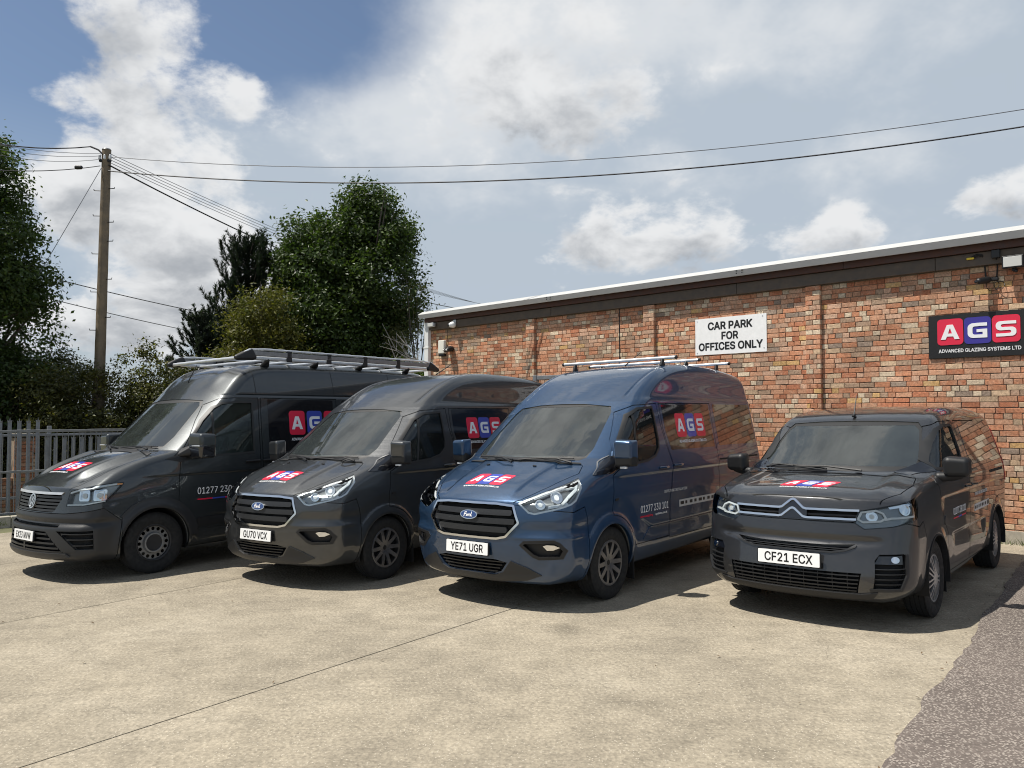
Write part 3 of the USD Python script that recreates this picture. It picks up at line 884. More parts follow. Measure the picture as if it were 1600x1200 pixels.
# timber under the roof edge
for u0, u1 in ((.12, 4.1), (4.1, 8.3), (8.3, 11.36), (11.36, 15.5), (15.5, WL)):
    put(building, 'beam', rbox((u0 + .003, -.075, 3.722), (u1 - .003, .1, 3.905 if u0 > .2 else 3.90), .008), 'beam_timber', 30)
for u0, u1 in ((.02, 5.2), (5.2, 10.1), (10.1, 15.2), (15.2, WL)):
    put(building, 'fascia_board', rbox((u0 + .002, -.125, 3.912), (u1 - .002, .1, 4.03), .006), 'fascia_timber', 30)
edge = [(-.205, 4.002), (-.215, 4.005), (-.262, 4.098), (-.250, 4.112), (-.120, 4.182), (.05, 4.19), (.05, 4.165), (-.12, 4.155), (-.225, 4.085), (-.185, 4.010)]
for n_, (u0, u1) in enumerate(((-.06, 4.2), (4.2, 8.45), (8.45, 12.7), (12.7, 17), (17, WL))):
    m = manifold3d.Manifold.extrude(cross(Polygon([(y, z) for y, z in edge])), u1 - u0 - .002)
    V, F = back(m)
    put(building, 'roof_trim', (np.stack([V[:, 2] + u0, V[:, 0], V[:, 1]], 1), F), 'white_metal', 25)
    if n_: put(building, 'trim_bolts', joined(*[lathe([(0, -.006), (.009, -.005), (.009, .004)], 8) for _ in range(1)], *[(lathe([(0, -.006), (.009, -.005), (.009, .004)], 8)[0] + np.array([u0 + dx, -.262, dz]), lathe([(0, 0), (.01, 0), (.01, .1)], 8)[1]) for dx in (-.05, .05) for dz in (4.04, 4.08)]) if False else joined(*[(lathe([(0, -.006), (.010, -.005), (.010, .004)], 8)[0] + np.array([u0 + dx, -.262, dz]), lathe([(0, -.006), (.010, -.005), (.010, .004)], 8)[1]) for dx in (-.05, .05) for dz in (4.04, 4.08)]), 'trim')
put(building, 'soffit', bx((.0, -.224, 4.032), (WL, .1, 4.06)), 'fascia_timber', False)
put(building, 'roof', bx((-.02, .051, 4.06), (WL, 14, 4.16)), 'roof_felt', False)
put(building, 'downpipe', rbox((-.02, -.10, -.4), (.135, .0, 4.005), .012), 'white_upvc', 30)
put(building, 'pipe_clip', rbox((-.04, -.108, 3.28), (.155, .012, 3.32), .005), 'white_upvc', 30)
put(building, 'wall_cable', tube([(5.80, -.004, 3.72), (5.803, -.006, 3.0), (5.80, -.006, 2.0), (5.80, -.006, 0)], .009, 6), 'trim', 30)


def wall_thing(name, label, category, u, y, z):
    """A thing fixed to the front, its axes those of the wall."""
    p = on_front(u, y, z)
    return thing(name, label, category, matrix=Gf.Matrix4d(*BU, 0, *BI, 0, 0, 0, 1, 0, *p, 1))


FACE = frame('left')
# notice
s_ = wall_thing('car_park_notice', 'white rectangular notice reading CAR PARK FOR OFFICES ONLY on the brick wall', 'sign', 8.13, -.004, 3.046)
put(s_, 'board', plate3(rrect(-.668, -.318, .668, .318, .006), .008, FACE), 'plate_white', False)
for t_, w_, dz in (('CAR PARK', .835, .178), ('FOR', .315, .0), ('OFFICES ONLY', 1.20, -.178)):
    put(s_, 'lettering', standing(text(t_, .122, w_, .002, 2, (0, dz)), FACE, (0, 0, 0), .008), 'ink', False)
for x_, z_ in ((-.63, .28), (.60, .28), (-.63, -.28), (.62, -.25)):
    put(s_, 'screw', plate3(Point(x_, z_).buffer(.010, quad_segs=4), .004, FACE, lift=.008), 'satin', False)
# firm's board
s_ = wall_thing('company_sign', 'black company sign with red and blue lettered tiles at the right end of the wall', 'sign', 11.866, -.004, 2.786)
put(s_, 'board', plate3(rrect(-.622, -.302, .622, .302, .006), .022, FACE), 'trim', False)
for i_, c_ in enumerate('AGS'):
    x0 = -.508 + i_ * .337
    t_ = put(s_, 'logo_tile', plate3(rrect(x0, -.122, x0 + .325, .242, .05), .006, FACE, lift=.022), ['sign_red', 'wall_blue'][i_ == 1], False)
    put(t_, 'letter', plate3(affinity.affine_transform(letter(c_), [.235, 0, 0, .205, x0 + .045, -.045]), .006, FACE, lift=.028), 'ink_white', False)
put(s_, 'company_name', standing(text('ADVANCED GLAZING SYSTEMS LTD', .046, .99, .003, True, (.0, -.205)), FACE, (0, 0, 0), .022), 'ink_white', False)
# fittings on the left
s_ = wall_thing('alarm_box', 'cream alarm box with dark foot near the left end of the wall', 'alarm box', .60, 0, 3.26)
put(s_, 'case', rbox((-.11, -.09, -.13), (.11, .0, .19), .02), 'cream_plastic', 30)
put(s_, 'foot', rbox((-.10, -.085, -.195), (.10, .0, -.128), .02), 'trim', 30)
s_ = wall_thing('twin_spotlight', 'small black twin spotlight beside the cream alarm box', 'light', .88, 0, 3.25)
put(s_, 'bracket', rbox((-.14, -.03, .0), (.0, -.002, .05), .008), 'trim', 30)
for x_ in (-.03, .07):
    l_ = put(s_, 'lamp_head', hull([((x_, -.05, -.02), .06), ((x_, -.16, -.05), .055)], 2), 'trim', 30)
    put(l_, 'lamp_glass', hull([((x_ - .005, -.205, -.058), .028)], 2), 'lamp_glass', 30)
put(s_, 'cable', tube([(-.12, -.006, .04), (-.13, -.006, .3), (-.12, -.006, .45)], .008, 6), 'trim', 30)
s_ = wall_thing('security_camera', 'white dome camera under the roof edge near the downpipe', 'camera', 1.10, -.08, 3.78)
put(s_, 'mount', rbox((-.05, -.03, .02), (.05, .0, .12), .015), 'white_upvc', 30)
d_ = put(s_, 'dome', hull([((0, -.06, 0), .075), ((-.03, -.10, -.01), .06)], 2), 'white_upvc', 30)
put(d_, 'camera_lens', hull([((-.06, -.14, -.02), .035)], 2), 'black_gloss', 30)
s_ = wall_thing('floodlight', 'small grey floodlight high beside the white downpipe', 'light', .33, -.08, 3.83)
put(s_, 'housing', rbox((-.11, -.12, -.05), (.11, -.04, .05), .012), 'satin', 30)
put(s_, 'lamp_glass', rbox((-.09, -.124, -.035), (.09, -.118, .035), .002), 'lamp_glass', 30)
put(s_, 'bracket', rbox((-.02, -.05, -.01), (.02, .01, .03), .006), 'trim', 30)
# fittings on the right
s_ = wall_thing('floodlight', 'square black framed floodlight above the company sign', 'light', 12.315, -.08, 3.71)
put(s_, 'housing', rbox((-.125, -.10, -.085), (.125, -.04, .085), .012), 'trim', 30)
put(s_, 'lamp_glass', rbox((-.105, -.105, -.066), (.105, -.098, .066), .003), 'lamp_glass', 30)
put(s_, 'bracket', joined(rbox((-.02, -.05, -.12), (.03, .06, -.08), .008), hull([((.03, -.06, -.125), .022)], 1)), 'trim', 30)
s_ = wall_thing('junction_box', 'small grey junction box on the timber beam beside the square floodlight', 'junction box', 12.11, -.075, 3.85)
put(s_, 'case', rbox((-.05, -.05, -.055), (.05, .0, .055), .01), 'trim_grey', 30)
put(s_, 'cable', tube([(0, -.01, -.05), (.0, .05, -.16), (-.01, .06, -.28), (-.03, .06, -.33)], .010, 6), 'trim', 30)
s_ = wall_thing('bullet_camera', 'black bullet camera with loose cable loops on the wall above the company sign', 'camera', 12.02, 0, 3.53)
put(s_, 'mount', rbox((-.02, -.05, -.03), (.10, -.0, .02), .012), 'trim', 30)
put(s_, 'barrel', hull([((-.02, -.06, -.01), .045), ((-.10, -.16, -.035), .045)], 2), 'trim', 30)
put(s_, 'camera_lens', hull([((-.125, -.19, -.043), .028)], 2), 'black_gloss', 30)
an = np.linspace(0, 2 * np.pi, 20)
for r_, x_, z_ in ((.075, .03, -.09), (.06, .11, -.10)):
    put(s_, 'cable_loop', tube(np.stack([x_ + r_ * np.cos(an), -.03 + .02 * np.sin(an * 2), z_ + r_ * np.sin(an)], 1), .0045, 5, False), 'trim', 30)
put(s_, 'cable', tube([(-.05, -.02, .02), (-.06, -.03, .25), (-.075, -.09, .33), (-.13, -.09, .345), (-.20, -.08, .32)], .011, 6), 'trim', 30)
s_ = wall_thing('cable_clip', 'small yellow cable fitting on the dark timber beam', 'cable fitting', 11.80, -.075, 3.83)
put(s_, 'body', hull([((-.03, -.015, 0), .016), ((.04, -.015, .0), .014)], 1), 'plate_yellow', 30)
put(s_, 'tail', tube([(.05, -.015, 0), (.10, -.02, .02), (.14, -.02, .01)], .006, 5), 'trim', 30)
# steel frame between the vans and the wall
s_ = wall_thing('steel_frame', 'galvanised steel goalpost frame standing between the blue van and the wall', 'frame', 4.12, -.55, 0)
put(s_, 'post', rbox((-.05, -.05, -.4), (.05, .05, 2.47), .008), 'galvanised', 30)
put(s_, 'post', rbox((2.35, -.05, -.4), (2.45, .05, 2.47), .008), 'galvanised', 30)
put(s_, 'rail', rbox((.052, -.04, 2.38), (2.348, .04, 2.46), .008), 'galvanised', 30)


# ---------------------------------------------------------------- trees and shrubs
def leaf_mat(name, tint, through, gloss=.45):
    mat(name, {'a': ('attribute', {'attribute': 'tone'}), 'm': ('mix_color', {'blend_type': 'multiply', 'fac': 1., 'b': tint}), 'm2': ('mix_color', {'blend_type': 'multiply', 'fac': 1., 'b': through}),
               'p': ('principled_bsdf', {'roughness': gloss, 'specular_ior_level': .35}), 't': ('translucent_bsdf', {}), 'x': ('mix_closure', {'fac': .28})},
        [('a.color', 'm.a'), ('a.color', 'm2.a'), ('m.result', 'p.base_color'), ('m2.result', 't.color'), ('p.BSDF', 'x.closure1'), ('t.BSDF', 'x.closure2')], 'x.closure')


leaf_mat('leaf', (1, 1, 1), (1.5, 1.7, .7))
plain('bark', (.085, .07, .055), .95, grain=.4, scale=14, bump=.6)
plain('bark_pale', (.30, .28, .25), .9, grain=.3, scale=14, bump=.4)


def leaves(P, N, size, r, slim=.55):
    """One bent leaf (four triangles) at each place, its face near the given direction."""
    n = len(P)
    a = r.normal(size=(n, 3)); a -= N * (a * N).sum(1, keepdims=True); a /= np.linalg.norm(a, axis=1, keepdims=True) + 1e-9
    b = np.cross(N, a)
    s = size * r.uniform(.6, 1.35, (n, 1))
    tip, tail = P + a * s * .5 - N * s * .10, P - a * s * .5 - N * s * .06
    l, q = P + b * s * slim * .5 + a * s * .05, P - b * s * slim * .5 + a * s * .05
    V = np.stack([tail, q, tip, l], 1).reshape(-1, 3)
    k = np.arange(n)[:, None] * 4
    return V, np.vstack([k + [0, 1, 2], k + [0, 2, 3]])


def tones(n, r, base, spread=.3, yellow=.0):
    c = np.array(base)[None] * r.uniform(1 - spread, 1 + spread, (n, 1))
    if yellow: c = c * (1 + yellow * r.uniform(0, 1, (n, 1)) * np.array([1.6, .8, 0]))
    return np.clip(c, .004, .5)


def crown(blobs, n, size, base, seed, slim=.55, spread=.35, yellow=.2, fill=.55):
    """Leaves in sprays: clump centres through the blobs' outer shells, each clump a small cloud of leaves."""
    r = np.random.default_rng(seed)
    vol = np.array([np.prod(b[1]) ** (2 / 3) for b in blobs]); vol /= vol.sum()
    per = 26
    m = n // per
    which = r.choice(len(blobs), m, p=vol)
    d = r.normal(size=(m, 3)); d /= np.linalg.norm(d, axis=1, keepdims=True)
    rad = r.uniform(fill, 1.04, (m, 1)) ** .6
    rad *= 1 + .16 * (meshkit.fbm(d * 2.3 + which[:, None] * 7.1, 3, seed) - .5)[:, None] * 2
    C = np.array([b[0] for b in blobs])[which] + d * rad * np.array([b[1] for b in blobs])[which]
    cs = size * r.uniform(1.0, 2.2, (m, 1))
    k = np.repeat(np.arange(m), per)
    P = C[k] + r.normal(size=(m * per, 3)) * cs[k] * np.array([1, 1, .7])
    N = d[k] * .5 + r.normal(size=(m * per, 3)) * .55 + [0, 0, .55]
    N /= np.linalg.norm(N, axis=1, keepdims=True)
    V, F = leaves(P, N, size, r, slim)
    t = tones(m, r, base, spread, yellow)[k] * r.uniform(.8, 1.2, (m * per, 1))
    return (V, F), np.repeat(t, 4, 0)


def trunk(base, top, r0, blobs, seed, n=9):
    r = np.random.default_rng(seed)
    base, top = np.array(base, float), np.array(top, float)
    t = np.linspace(0, 1, 9)[:, None]
    line = base + (top - base) * t + np.stack([.12 * np.sin(t[:, 0] * 5 + seed), .1 * np.cos(t[:, 0] * 4 + seed), 0 * t[:, 0]], 1) * t
    ms = [tube(line, list(r0 * (1 - .8 * t[:, 0])), 10)]
    for b in [blobs[k] for k in r.permutation(len(blobs))[:n]]:
        s = line[int(r.integers(2, 7))]
        e = np.array(b[0]) + r.normal(size=3) * .2
        mid = (s + e) / 2 + [0, 0, -.15]
        ms.append(tube([s, mid, e], [r0 * .4, r0 * .25, r0 * .08], 7))
        for _ in range(3):
            e2 = e + r.normal(size=3) * np.array(b[1]) * .6
            ms.append(tube([mid, (mid + e2) / 2 + [0, 0, .1], e2], [r0 * .18, r0 * .1, r0 * .03], 5))
    return joined(*ms)


def tree(name, label, category, base, top, r0, blobs, n, size, tone, seed, bark='bark', group=None, **k):
    p = thing(name, label, category, group)
    put(p, 'trunk', trunk(base, top, r0, blobs, seed), bark, 40)
    m, c = crown(blobs, n, size, tone, seed, **k)
    colours(put(p, 'crown', m, 'leaf', False), c)
    return p


def blobs_in(outline, y, depth, n, seed, rr=(.7, 1.2), squash=.85):
    """Blobs that fill an outline in (x, z), spread in depth about y."""
    r = np.random.default_rng(seed)
    g = Polygon(outline)
    x0, z0, x1, z1 = g.bounds
    out = []
    while len(out) < n:
        x, z, q = r.uniform(x0, x1), r.uniform(z0, z1), r.uniform(*rr)
        if g.buffer(-q * .50).contains(Point(x, z)):
            room = min(1, g.exterior.distance(Point(x, z)) / 1.6)
            out.append(((x, y + r.uniform(-1, 1) * depth * (.35 + .65 * room), z), (q, q, q * squash)))
    e = np.array(g.exterior.coords)
    for _ in range(n // 3):      # sprays that break the outline
        k = r.integers(len(e) - 1); x, z = e[k] + (e[k + 1] - e[k]) * r.random()
        if z > z0 + .3 * (z1 - z0):
            q = rr[0] * r.uniform(.35, .7)
            x += (g.centroid.x - x) * .06; z += (g.centroid.y - z) * .06
            out.append(((x, y + r.uniform(-.5, .5) * depth, z), (q, q, q * r.uniform(.9, 1.5))))
    return out


def push(o, k):
    """An outline set further back along the same lines of sight."""
    return [(x * k, (z - 1.7) * k + 1.7) for x, z in o]


GREEN = (.033, .060, .015)
# big broadleaf tree behind the workshop corner
o = [(-9.0, 2.2), (-9.2, 4.4), (-8.6, 5.6), (-8.4, 6.9), (-7.6, 8.0), (-6.7, 8.5), (-6.1, 8.3), (-5.7, 9.4), (-5.0, 9.75), (-4.6, 9.55), (-3.95, 8.8), (-3.65, 7.8), (-3.5, 6.6), (-3.4, 5.4), (-3.7, 4.2), (-4.0, 2.2)]
tree('broadleaf_tree', 'large dark green broadleaf tree rising above the grey vans left of the workshop', 'tree', (-4.9, 22.5, -.6), (-4.7, 22.5, 6.5), .2, blobs_in(push(o, .833), 22.5, 1.8, 150, 11, (.46, .87)), 150000, .113, GREEN, 11, spread=.35, yellow=.35)
# tree at the left edge
o = [(-14.2, 1.0), (-14.2, 9.2), (-11.8, 8.3), (-10.55, 7.75), (-9.9, 7.2), (-9.75, 6.2), (-9.35, 5.3), (-9.05, 4.2), (-9.1, 3.3), (-9.0, 2.2), (-9.4, 1.0)]
tree('broadleaf_tree', 'tall dark leafy tree filling the left edge beside the pole', 'tree', (-12.9, 17.6, -.7), (-12.7, 17.6, 6.6), .22, blobs_in([(x - .45, z - .1) for x, z in push(o, 1.13)], 17.6, 1.3, 170, 23, (.45, .85)), 190000, .096, GREEN, 23, spread=.35, yellow=.3)
# yellow-green shrubby tree between pine and broadleaf
o = [(-9.4, 1.5), (-9.5, 3.6), (-8.8, 4.5), (-8.3, 5.4), (-7.5, 5.6), (-6.9, 5.0), (-6.5, 3.5), (-6.6, 1.5)]
tree('ash_sapling', 'light yellow-green feathery young tree in front of the dark broadleaf tree', 'tree', (-6.45, 19.9, -.5), (-6.45, 19.9, 4.0), .07, blobs_in(push(o, .82), 19.9, .75, 44, 31, (.33, .54)), 24000, .098, (.075, .088, .020), 31, slim=.36, yellow=.5)
o = [(-4.4, 2.0), (-4.2, 4.0), (-3.7, 5.6), (-3.2, 6.3), (-2.75, 5.9), (-2.35, 4.6), (-2.2, 3.2), (-2.3, 2.0)]
tree('willow_tree', 'pale grey-green wispy tree at the left corner of the workshop', 'tree', (-2.8, 21.8, -.5), (-2.7, 21.8, 4.0), .06, blobs_in(push(o, .85), 21.8, .5, 20, 37, (.3, .5)), 6500, .094, (.10, .115, .05), 37, slim=.32, yellow=.3, fill=.3)
o = [(-4.6, .4), (-4.6, 2.4), (-3.6, 3.1), (-2.4, 3.2), (-1.9, 2.4), (-1.9, .4)]
tree('green_shrub', 'bright green shrub low beside the white downpipe', 'shrub', (-2.8, 20.5, -.5), (-2.8, 20.5, 1.9), .05, blobs_in(push(o, .876), 20.5, .45, 16, 41, (.35, .52)), 9000, .088, (.05, .085, .018), 41, yellow=.4)
# bare grey twigs in front of the willow
r = np.random.default_rng(5)
ms = []
for k in range(9):
    s = np.array([-2.75 + r.uniform(-.2, .3), 20.7, 2.4 + r.uniform(-.4, 1.0)]); e = s + [r.uniform(-1.1, .3), r.uniform(-.2, .2), r.uniform(.2, 1.2)]
    mid = (s + e) / 2 + r.normal(size=3) * .12
    ms.append(tube([s, mid, e], [.018, .012, .005], 5))
    for _ in range(3):
        e2 = mid + (e - mid) * r.uniform(.2, .9) + r.normal(size=3) * .25
        ms.append(tube([mid, e2], [.009, .004], 4))
ms.append(tube([(-2.7, 20.7, -.5), (-2.7, 20.7, 3.0)], [.04, .02], 6))
single('dead_sapling', joined(*ms), 'bark_pale', 'bare grey branching sapling by the workshop corner', 'dead tree')
# hedge shrubs behind the fence
HEDGE = [(-12.3, 17.2, 2.8, 1.3, (.034, .044, .015), 'dark green shrub under the left tree behind the railings'), (-10.0, 17.5, 2.8, 1.2, (.042, .052, .017), 'brownish green bushy shrub at the foot of the pole'), (-8.5, 18.3, 3.2, 1.25, (.046, .056, .017), 'mixed green tall shrub right of the pole behind the grey van'), (-6.9, 19.2, 3.2, 1.35, (.056, .064, .017), 'olive green shrub behind the roof rack of the long grey van'), (-11.6, 18.9, 3.4, 1.5, (.030, .042, .014), 'tall dark shrub between the left tree and the pole')]
for n_, (x_, y_, h_, w_, c_, lab) in enumerate(HEDGE):
    o = [(x_ - w_, -.4), (x_ - w_ * 1.05, h_ * .6), (x_ - w_ * .6, h_ * .92), (x_, h_ * 1.03), (x_ + w_ * .6, h_ * .9), (x_ + w_ * 1.05, h_ * .65), (x_ + w_, -.4)]
    tree('hedge_shrub', lab, 'shrub', (x_, y_, -.6), (x_, y_, h_ * .8), .05, blobs_in(o, y_, .8, 60, 50 + n_, (.34, .56)), 42000, .076, c_, 50 + n_, slim=.5, yellow=.6, spread=.5, fill=.35)
# pine
leaf_mat('needle', (1, 1, 1), (1.2, 1.3, .8), .5)


def pine(name, label, base, h, spread, tone, seed, nb, tuft, lean=1.0, low=.25):
    r = np.random.default_rng(seed)
    p = thing(name, label, 'tree')
    base = np.array(base, float)
    ms, Vs, Fs, C, off = [tube([base, base + [.05, 0, h * .5], base + [0, 0, h]], [.13, .08, .015], 8)], [], [], [], 0
    spots = [(base + [0, 0, h - .1 - .22 * q], np.array([0, 0, 1.])) for q in range(7)]
    for k in range(nb):
        f = r.uniform(low, .97)
        s = base + [0, 0, h * f]
        ang = r.uniform(0, 2 * np.pi)
        ln = spread * (1.08 - f) ** .8 * r.uniform(.6, 1.1)
        d = np.array([np.cos(ang), np.sin(ang) * .8, .30])
        e1, e2 = s + d * ln * .6, s + d * ln + [0, 0, .35 * ln * lean]
        ms.append(tube([s, e1, e2], [.03, .02, .008], 5))
        for q in np.linspace(.35, 1, max(3, int(ln / .26))):
            c = s + (e1 - s) * min(q / .6, 1) + (e2 - e1) * max(0, (q - .6) / .4)
            for _ in range(3):
                spots.append((c + r.normal(size=3) * .10, d * .5 + r.normal(size=3) * .35 + [0, 0, .9 * lean]))
    for c, d in spots:
        d = d / np.linalg.norm(d)
        n = 80
        t = r.uniform(0, 1, (n, 1))
        P = c + d * (t - .3) * tuft * 1.7
        o = r.normal(size=(n, 3)); o -= d * (o @ d)[:, None]; o /= np.linalg.norm(o, axis=1, keepdims=True)
        a = d * .75 + o * .75
        w = np.cross(a, r.normal(size=(n, 3))); w /= np.linalg.norm(w, axis=1, keepdims=True)
        L = tuft * r.uniform(.35, .55, (n, 1))
        V = np.stack([P - w * .012, P + w * .012, P + a * L], 1).reshape(-1, 3)
        Vs.append(V); Fs.append(np.arange(n * 3).reshape(-1, 3) + off); off += n * 3
        C.append(np.repeat(tones(n, r, np.array(tone) * r.uniform(.7, 1.3), .3, .2), 3, 0))
    put(p, 'trunk', joined(*ms), 'bark', 40)
    colours(put(p, 'crown', (np.vstack(Vs), np.vstack(Fs)), 'needle', False), np.vstack(C))


pine('pine_tree', 'dark pine with upswept tufted branches left of the broadleaf tree', (-7.45, 21.6, -.6), 7.15, 2.15, (.014, .025, .014), 3, 85, .25, 1.5)
pine('pine_tree', 'small blue-green pine low at the left of the tall dark pine', (-8.4, 20.8, -.6), 4.95, 1.85, (.030, .044, .032), 4, 60, .18, 1.0)


# ---------------------------------------------------------------- vehicles
LEFT, RIGHT, FRONT, REAR, TOP = (frame(k) for k in ('left', 'right', 'front', 'rear', 'top'))
DIAG = frame('diag', 45)
SLOPE = np.array([.788, -.616]) * .02


def ground_z(x, y):
    return SLOPE[0] * x + SLOPE[1] * y


class Kind:
    """Shapes shared by all vans of one kind."""
    def __init__(s, body):
        s.b = body
        body.solids()

    def skin(s, m):
        """Vertices, faces and normals of a cut piece of body: smooth where it follows the skin, flat on the cuts."""
        V, F = back(m) if hasattr(m, 'to_mesh') else m
        fn = np.cross(V[F[:, 1]] - V[F[:, 0]], V[F[:, 2]] - V[F[:, 0]])
        ln = np.linalg.norm(fn, axis=1)
        F, fn = F[ln > 1e-10], fn[ln > 1e-10] / ln[ln > 1e-10, None]
        g = s.b.grad(V)[F]
        dot = (g * fn[:, None]).sum(-1)
        N = np.where((dot > .80)[..., None], g, np.where((dot < -.80)[..., None], -g, fn[:, None]))
        return (V[F].reshape(-1, 3), np.arange(len(F) * 3).reshape(-1, 3)), N.reshape(-1, 3)

    def lay(s, g, fr, lo, hi, h=.03):
        """A plate with outline g lying on the body from height lo to hi."""
        return wrap(s.b, slab(g, lo, hi, h), fr)

    def print_(s, mesh, fr, lift=.002):
        return wrap(s.b, mesh, fr, lift)


def flip_frame(fr):
    """The same drawing on the other side of the vehicle."""
    R, U, D = fr
    k = np.array([1, -1, 1])
    return R * k, U * k, D * k


def prism_m(g, fr, near, far):
    """The prism and its mirror image on the other side."""
    p = prism(g, fr, near, far)
    return p + p.mirror([0, 1, 0])


def wheel_meshes(r, w, rim, style):
    """Tyre and rim about the y axis; the outer face looks along -y."""
    h = w / 2
    tread = []
    for k in np.linspace(-.72, .72, 5):
        tread += [(r, h * (k - .10)), (r, h * (k - .02)), (r - .009, h * (k - .018)), (r - .009, h * (k + .018)), (r, h * (k + .02))]
    prof = [(rim - .012, -h * .78), (rim + .006, -h * .86), (rim + .02, -h * .93), (rim + (r - rim) * .45, -h * 1.02), (rim + (r - rim) * .75, -h * .99), (r - .018, -h * .93), (r - .004, -h * .85)]
    prof += tread + [(r - .004, h * .85), (r - .018, h * .93), (rim + (r - rim) * .5, h * 1.02), (rim + .01, h * .9), (rim - .012, h * .78)]
    tyre = lathe(prof[::-1], 64)
    barrel = lathe([(rim - .012, -h * .74), (rim + .004, -h * .86), (rim - .004, -h * .88), (rim - .018, -h * .80), (rim - .022, h * .75), (rim - .012, h * .75)], 56)
    pieces = {'rim': ('alloy', barrel)}
    face = lambda g, t, y: plate3(g, t, LEFT, (0, y, 0))
    if style == 'alloy':
        sp = []
        for k in range(5):
            for s in (-1, 1):
                a = math.radians(k * 72 + 90 + s * 15)
                a2 = math.radians(k * 72 + 90 + s * 19)
                q = Polygon([(.045 * math.cos(a - .5), .045 * math.sin(a - .5)), ((rim - .015) * math.cos(a2 - .10), (rim - .015) * math.sin(a2 - .10)), ((rim - .015) * math.cos(a2 + .10), (rim - .015) * math.sin(a2 + .10)), (.045 * math.cos(a + .5), .045 * math.sin(a + .5))])
                sp.append(q)
        g = unary_union(sp + [Point(0, 0).buffer(.062), Point(0, 0).buffer(rim - .006).difference(Point(0, 0).buffer(rim - .020))]).buffer(.004).buffer(-.004)
        V, F = back(manifold3d.Manifold.extrude(cross(g), .028).refine_to_length(.03))
        rr = np.hypot(V[:, 0], V[:, 1])
        top = V[:, 2] > .02
        V[:, 2] -= .030 * (1 - rr / rim) ** 2 + np.where(top, 0, 0)
        R, U, D = LEFT
        pieces['spokes'] = ('alloy', (V[:, :1] * R + V[:, 1:2] * U - D * (V[:, 2:]) + np.array([0, -h * .62, 0]), F))
        pieces['brake_disc'] = ('steel_dark', lathe([(.03, -h * .30), (rim - .045, -h * .30), (rim - .045, -h * .15), (.03, -h * .15)], 40))
        pieces['hub_cap'] = ('trim', lathe([(.0, -h * .62 - .008), (.026, -h * .62 - .006), (.030, -h * .62 + .012)], 24))
        nuts = [lathe([(.0, -h * .62 - .006), (.009, -h * .62 - .004), (.009, -h * .62 + .02)], 8) for _ in range(5)]
        pieces['wheel_nuts'] = ('steel_dark', joined(*[(v + [.05 * math.cos(math.radians(54 + 72 * i)), -.0, .05 * math.sin(math.radians(54 + 72 * i))], f) for i, (v, f) in enumerate(nuts)]))
    elif style == 'steel':
        holes = [affinity.scale(Point((rim - .048) * math.cos(a), (rim - .048) * math.sin(a)).buffer(.021), 1, 1) for a in np.arange(16) * math.pi / 8]
        g = Point(0, 0).buffer(rim - .010, quad_segs=16).difference(unary_union(holes))
        pieces['steel_disc'] = ('steel_ring', face(g, .008, -h * .50))
        pieces['hub_cap'] = ('steel_dark', lathe([(.0, -h * .80), (.075, -h * .80), (.092, -h * .84), (.105, -h * .78), (.112, -h * .50)], 40))
        pieces['hub_ring'] = ('steel_ring', lathe([(.094, -h * .80), (.100, -h * .87), (.116, -h * .86), (.126, -h * .60), (.128, -h * .48)], 40))
        pieces['rim'] = ('steel_dark', barrel)
    else:
        sp = []
        for k in range(9):
            for s in (-1, 1):
                a, b = math.radians(k * 40 + 90 + s * 4), math.radians(k * 40 + 90 + s * 13)
                sp.append(LineString([(.05 * math.cos(a), .05 * math.sin(a)), ((rim - .012) * math.cos(b), (rim - .012) * math.sin(b))]).buffer(.0075, cap_style='flat'))
        g = unary_union(sp + [Point(0, 0).buffer(.058), Point(0, 0).buffer(rim + .004).difference(Point(0, 0).buffer(rim - .020))])
        V, F = back(manifold3d.Manifold.extrude(cross(g), .014).refine_to_length(.03))
        rr = np.hypot(V[:, 0], V[:, 1])
        V[:, 2] += .018 * (1 - (rr / rim) ** 2)
        R, U, D = LEFT
        pieces['wheel_trim'] = ('alloy_bright', (V[:, :1] * R + V[:, 1:2] * U - D * V[:, 2:] + np.array([0, -h * .72, 0]), F))
        pieces['steel_disc'] = ('steel_dark', lathe([(.0, -h * .45), (rim - .02, -h * .45), (rim - .02, -h * .3)], 40))
        pieces['rim'] = ('steel_dark', barrel)
    return tyre, pieces


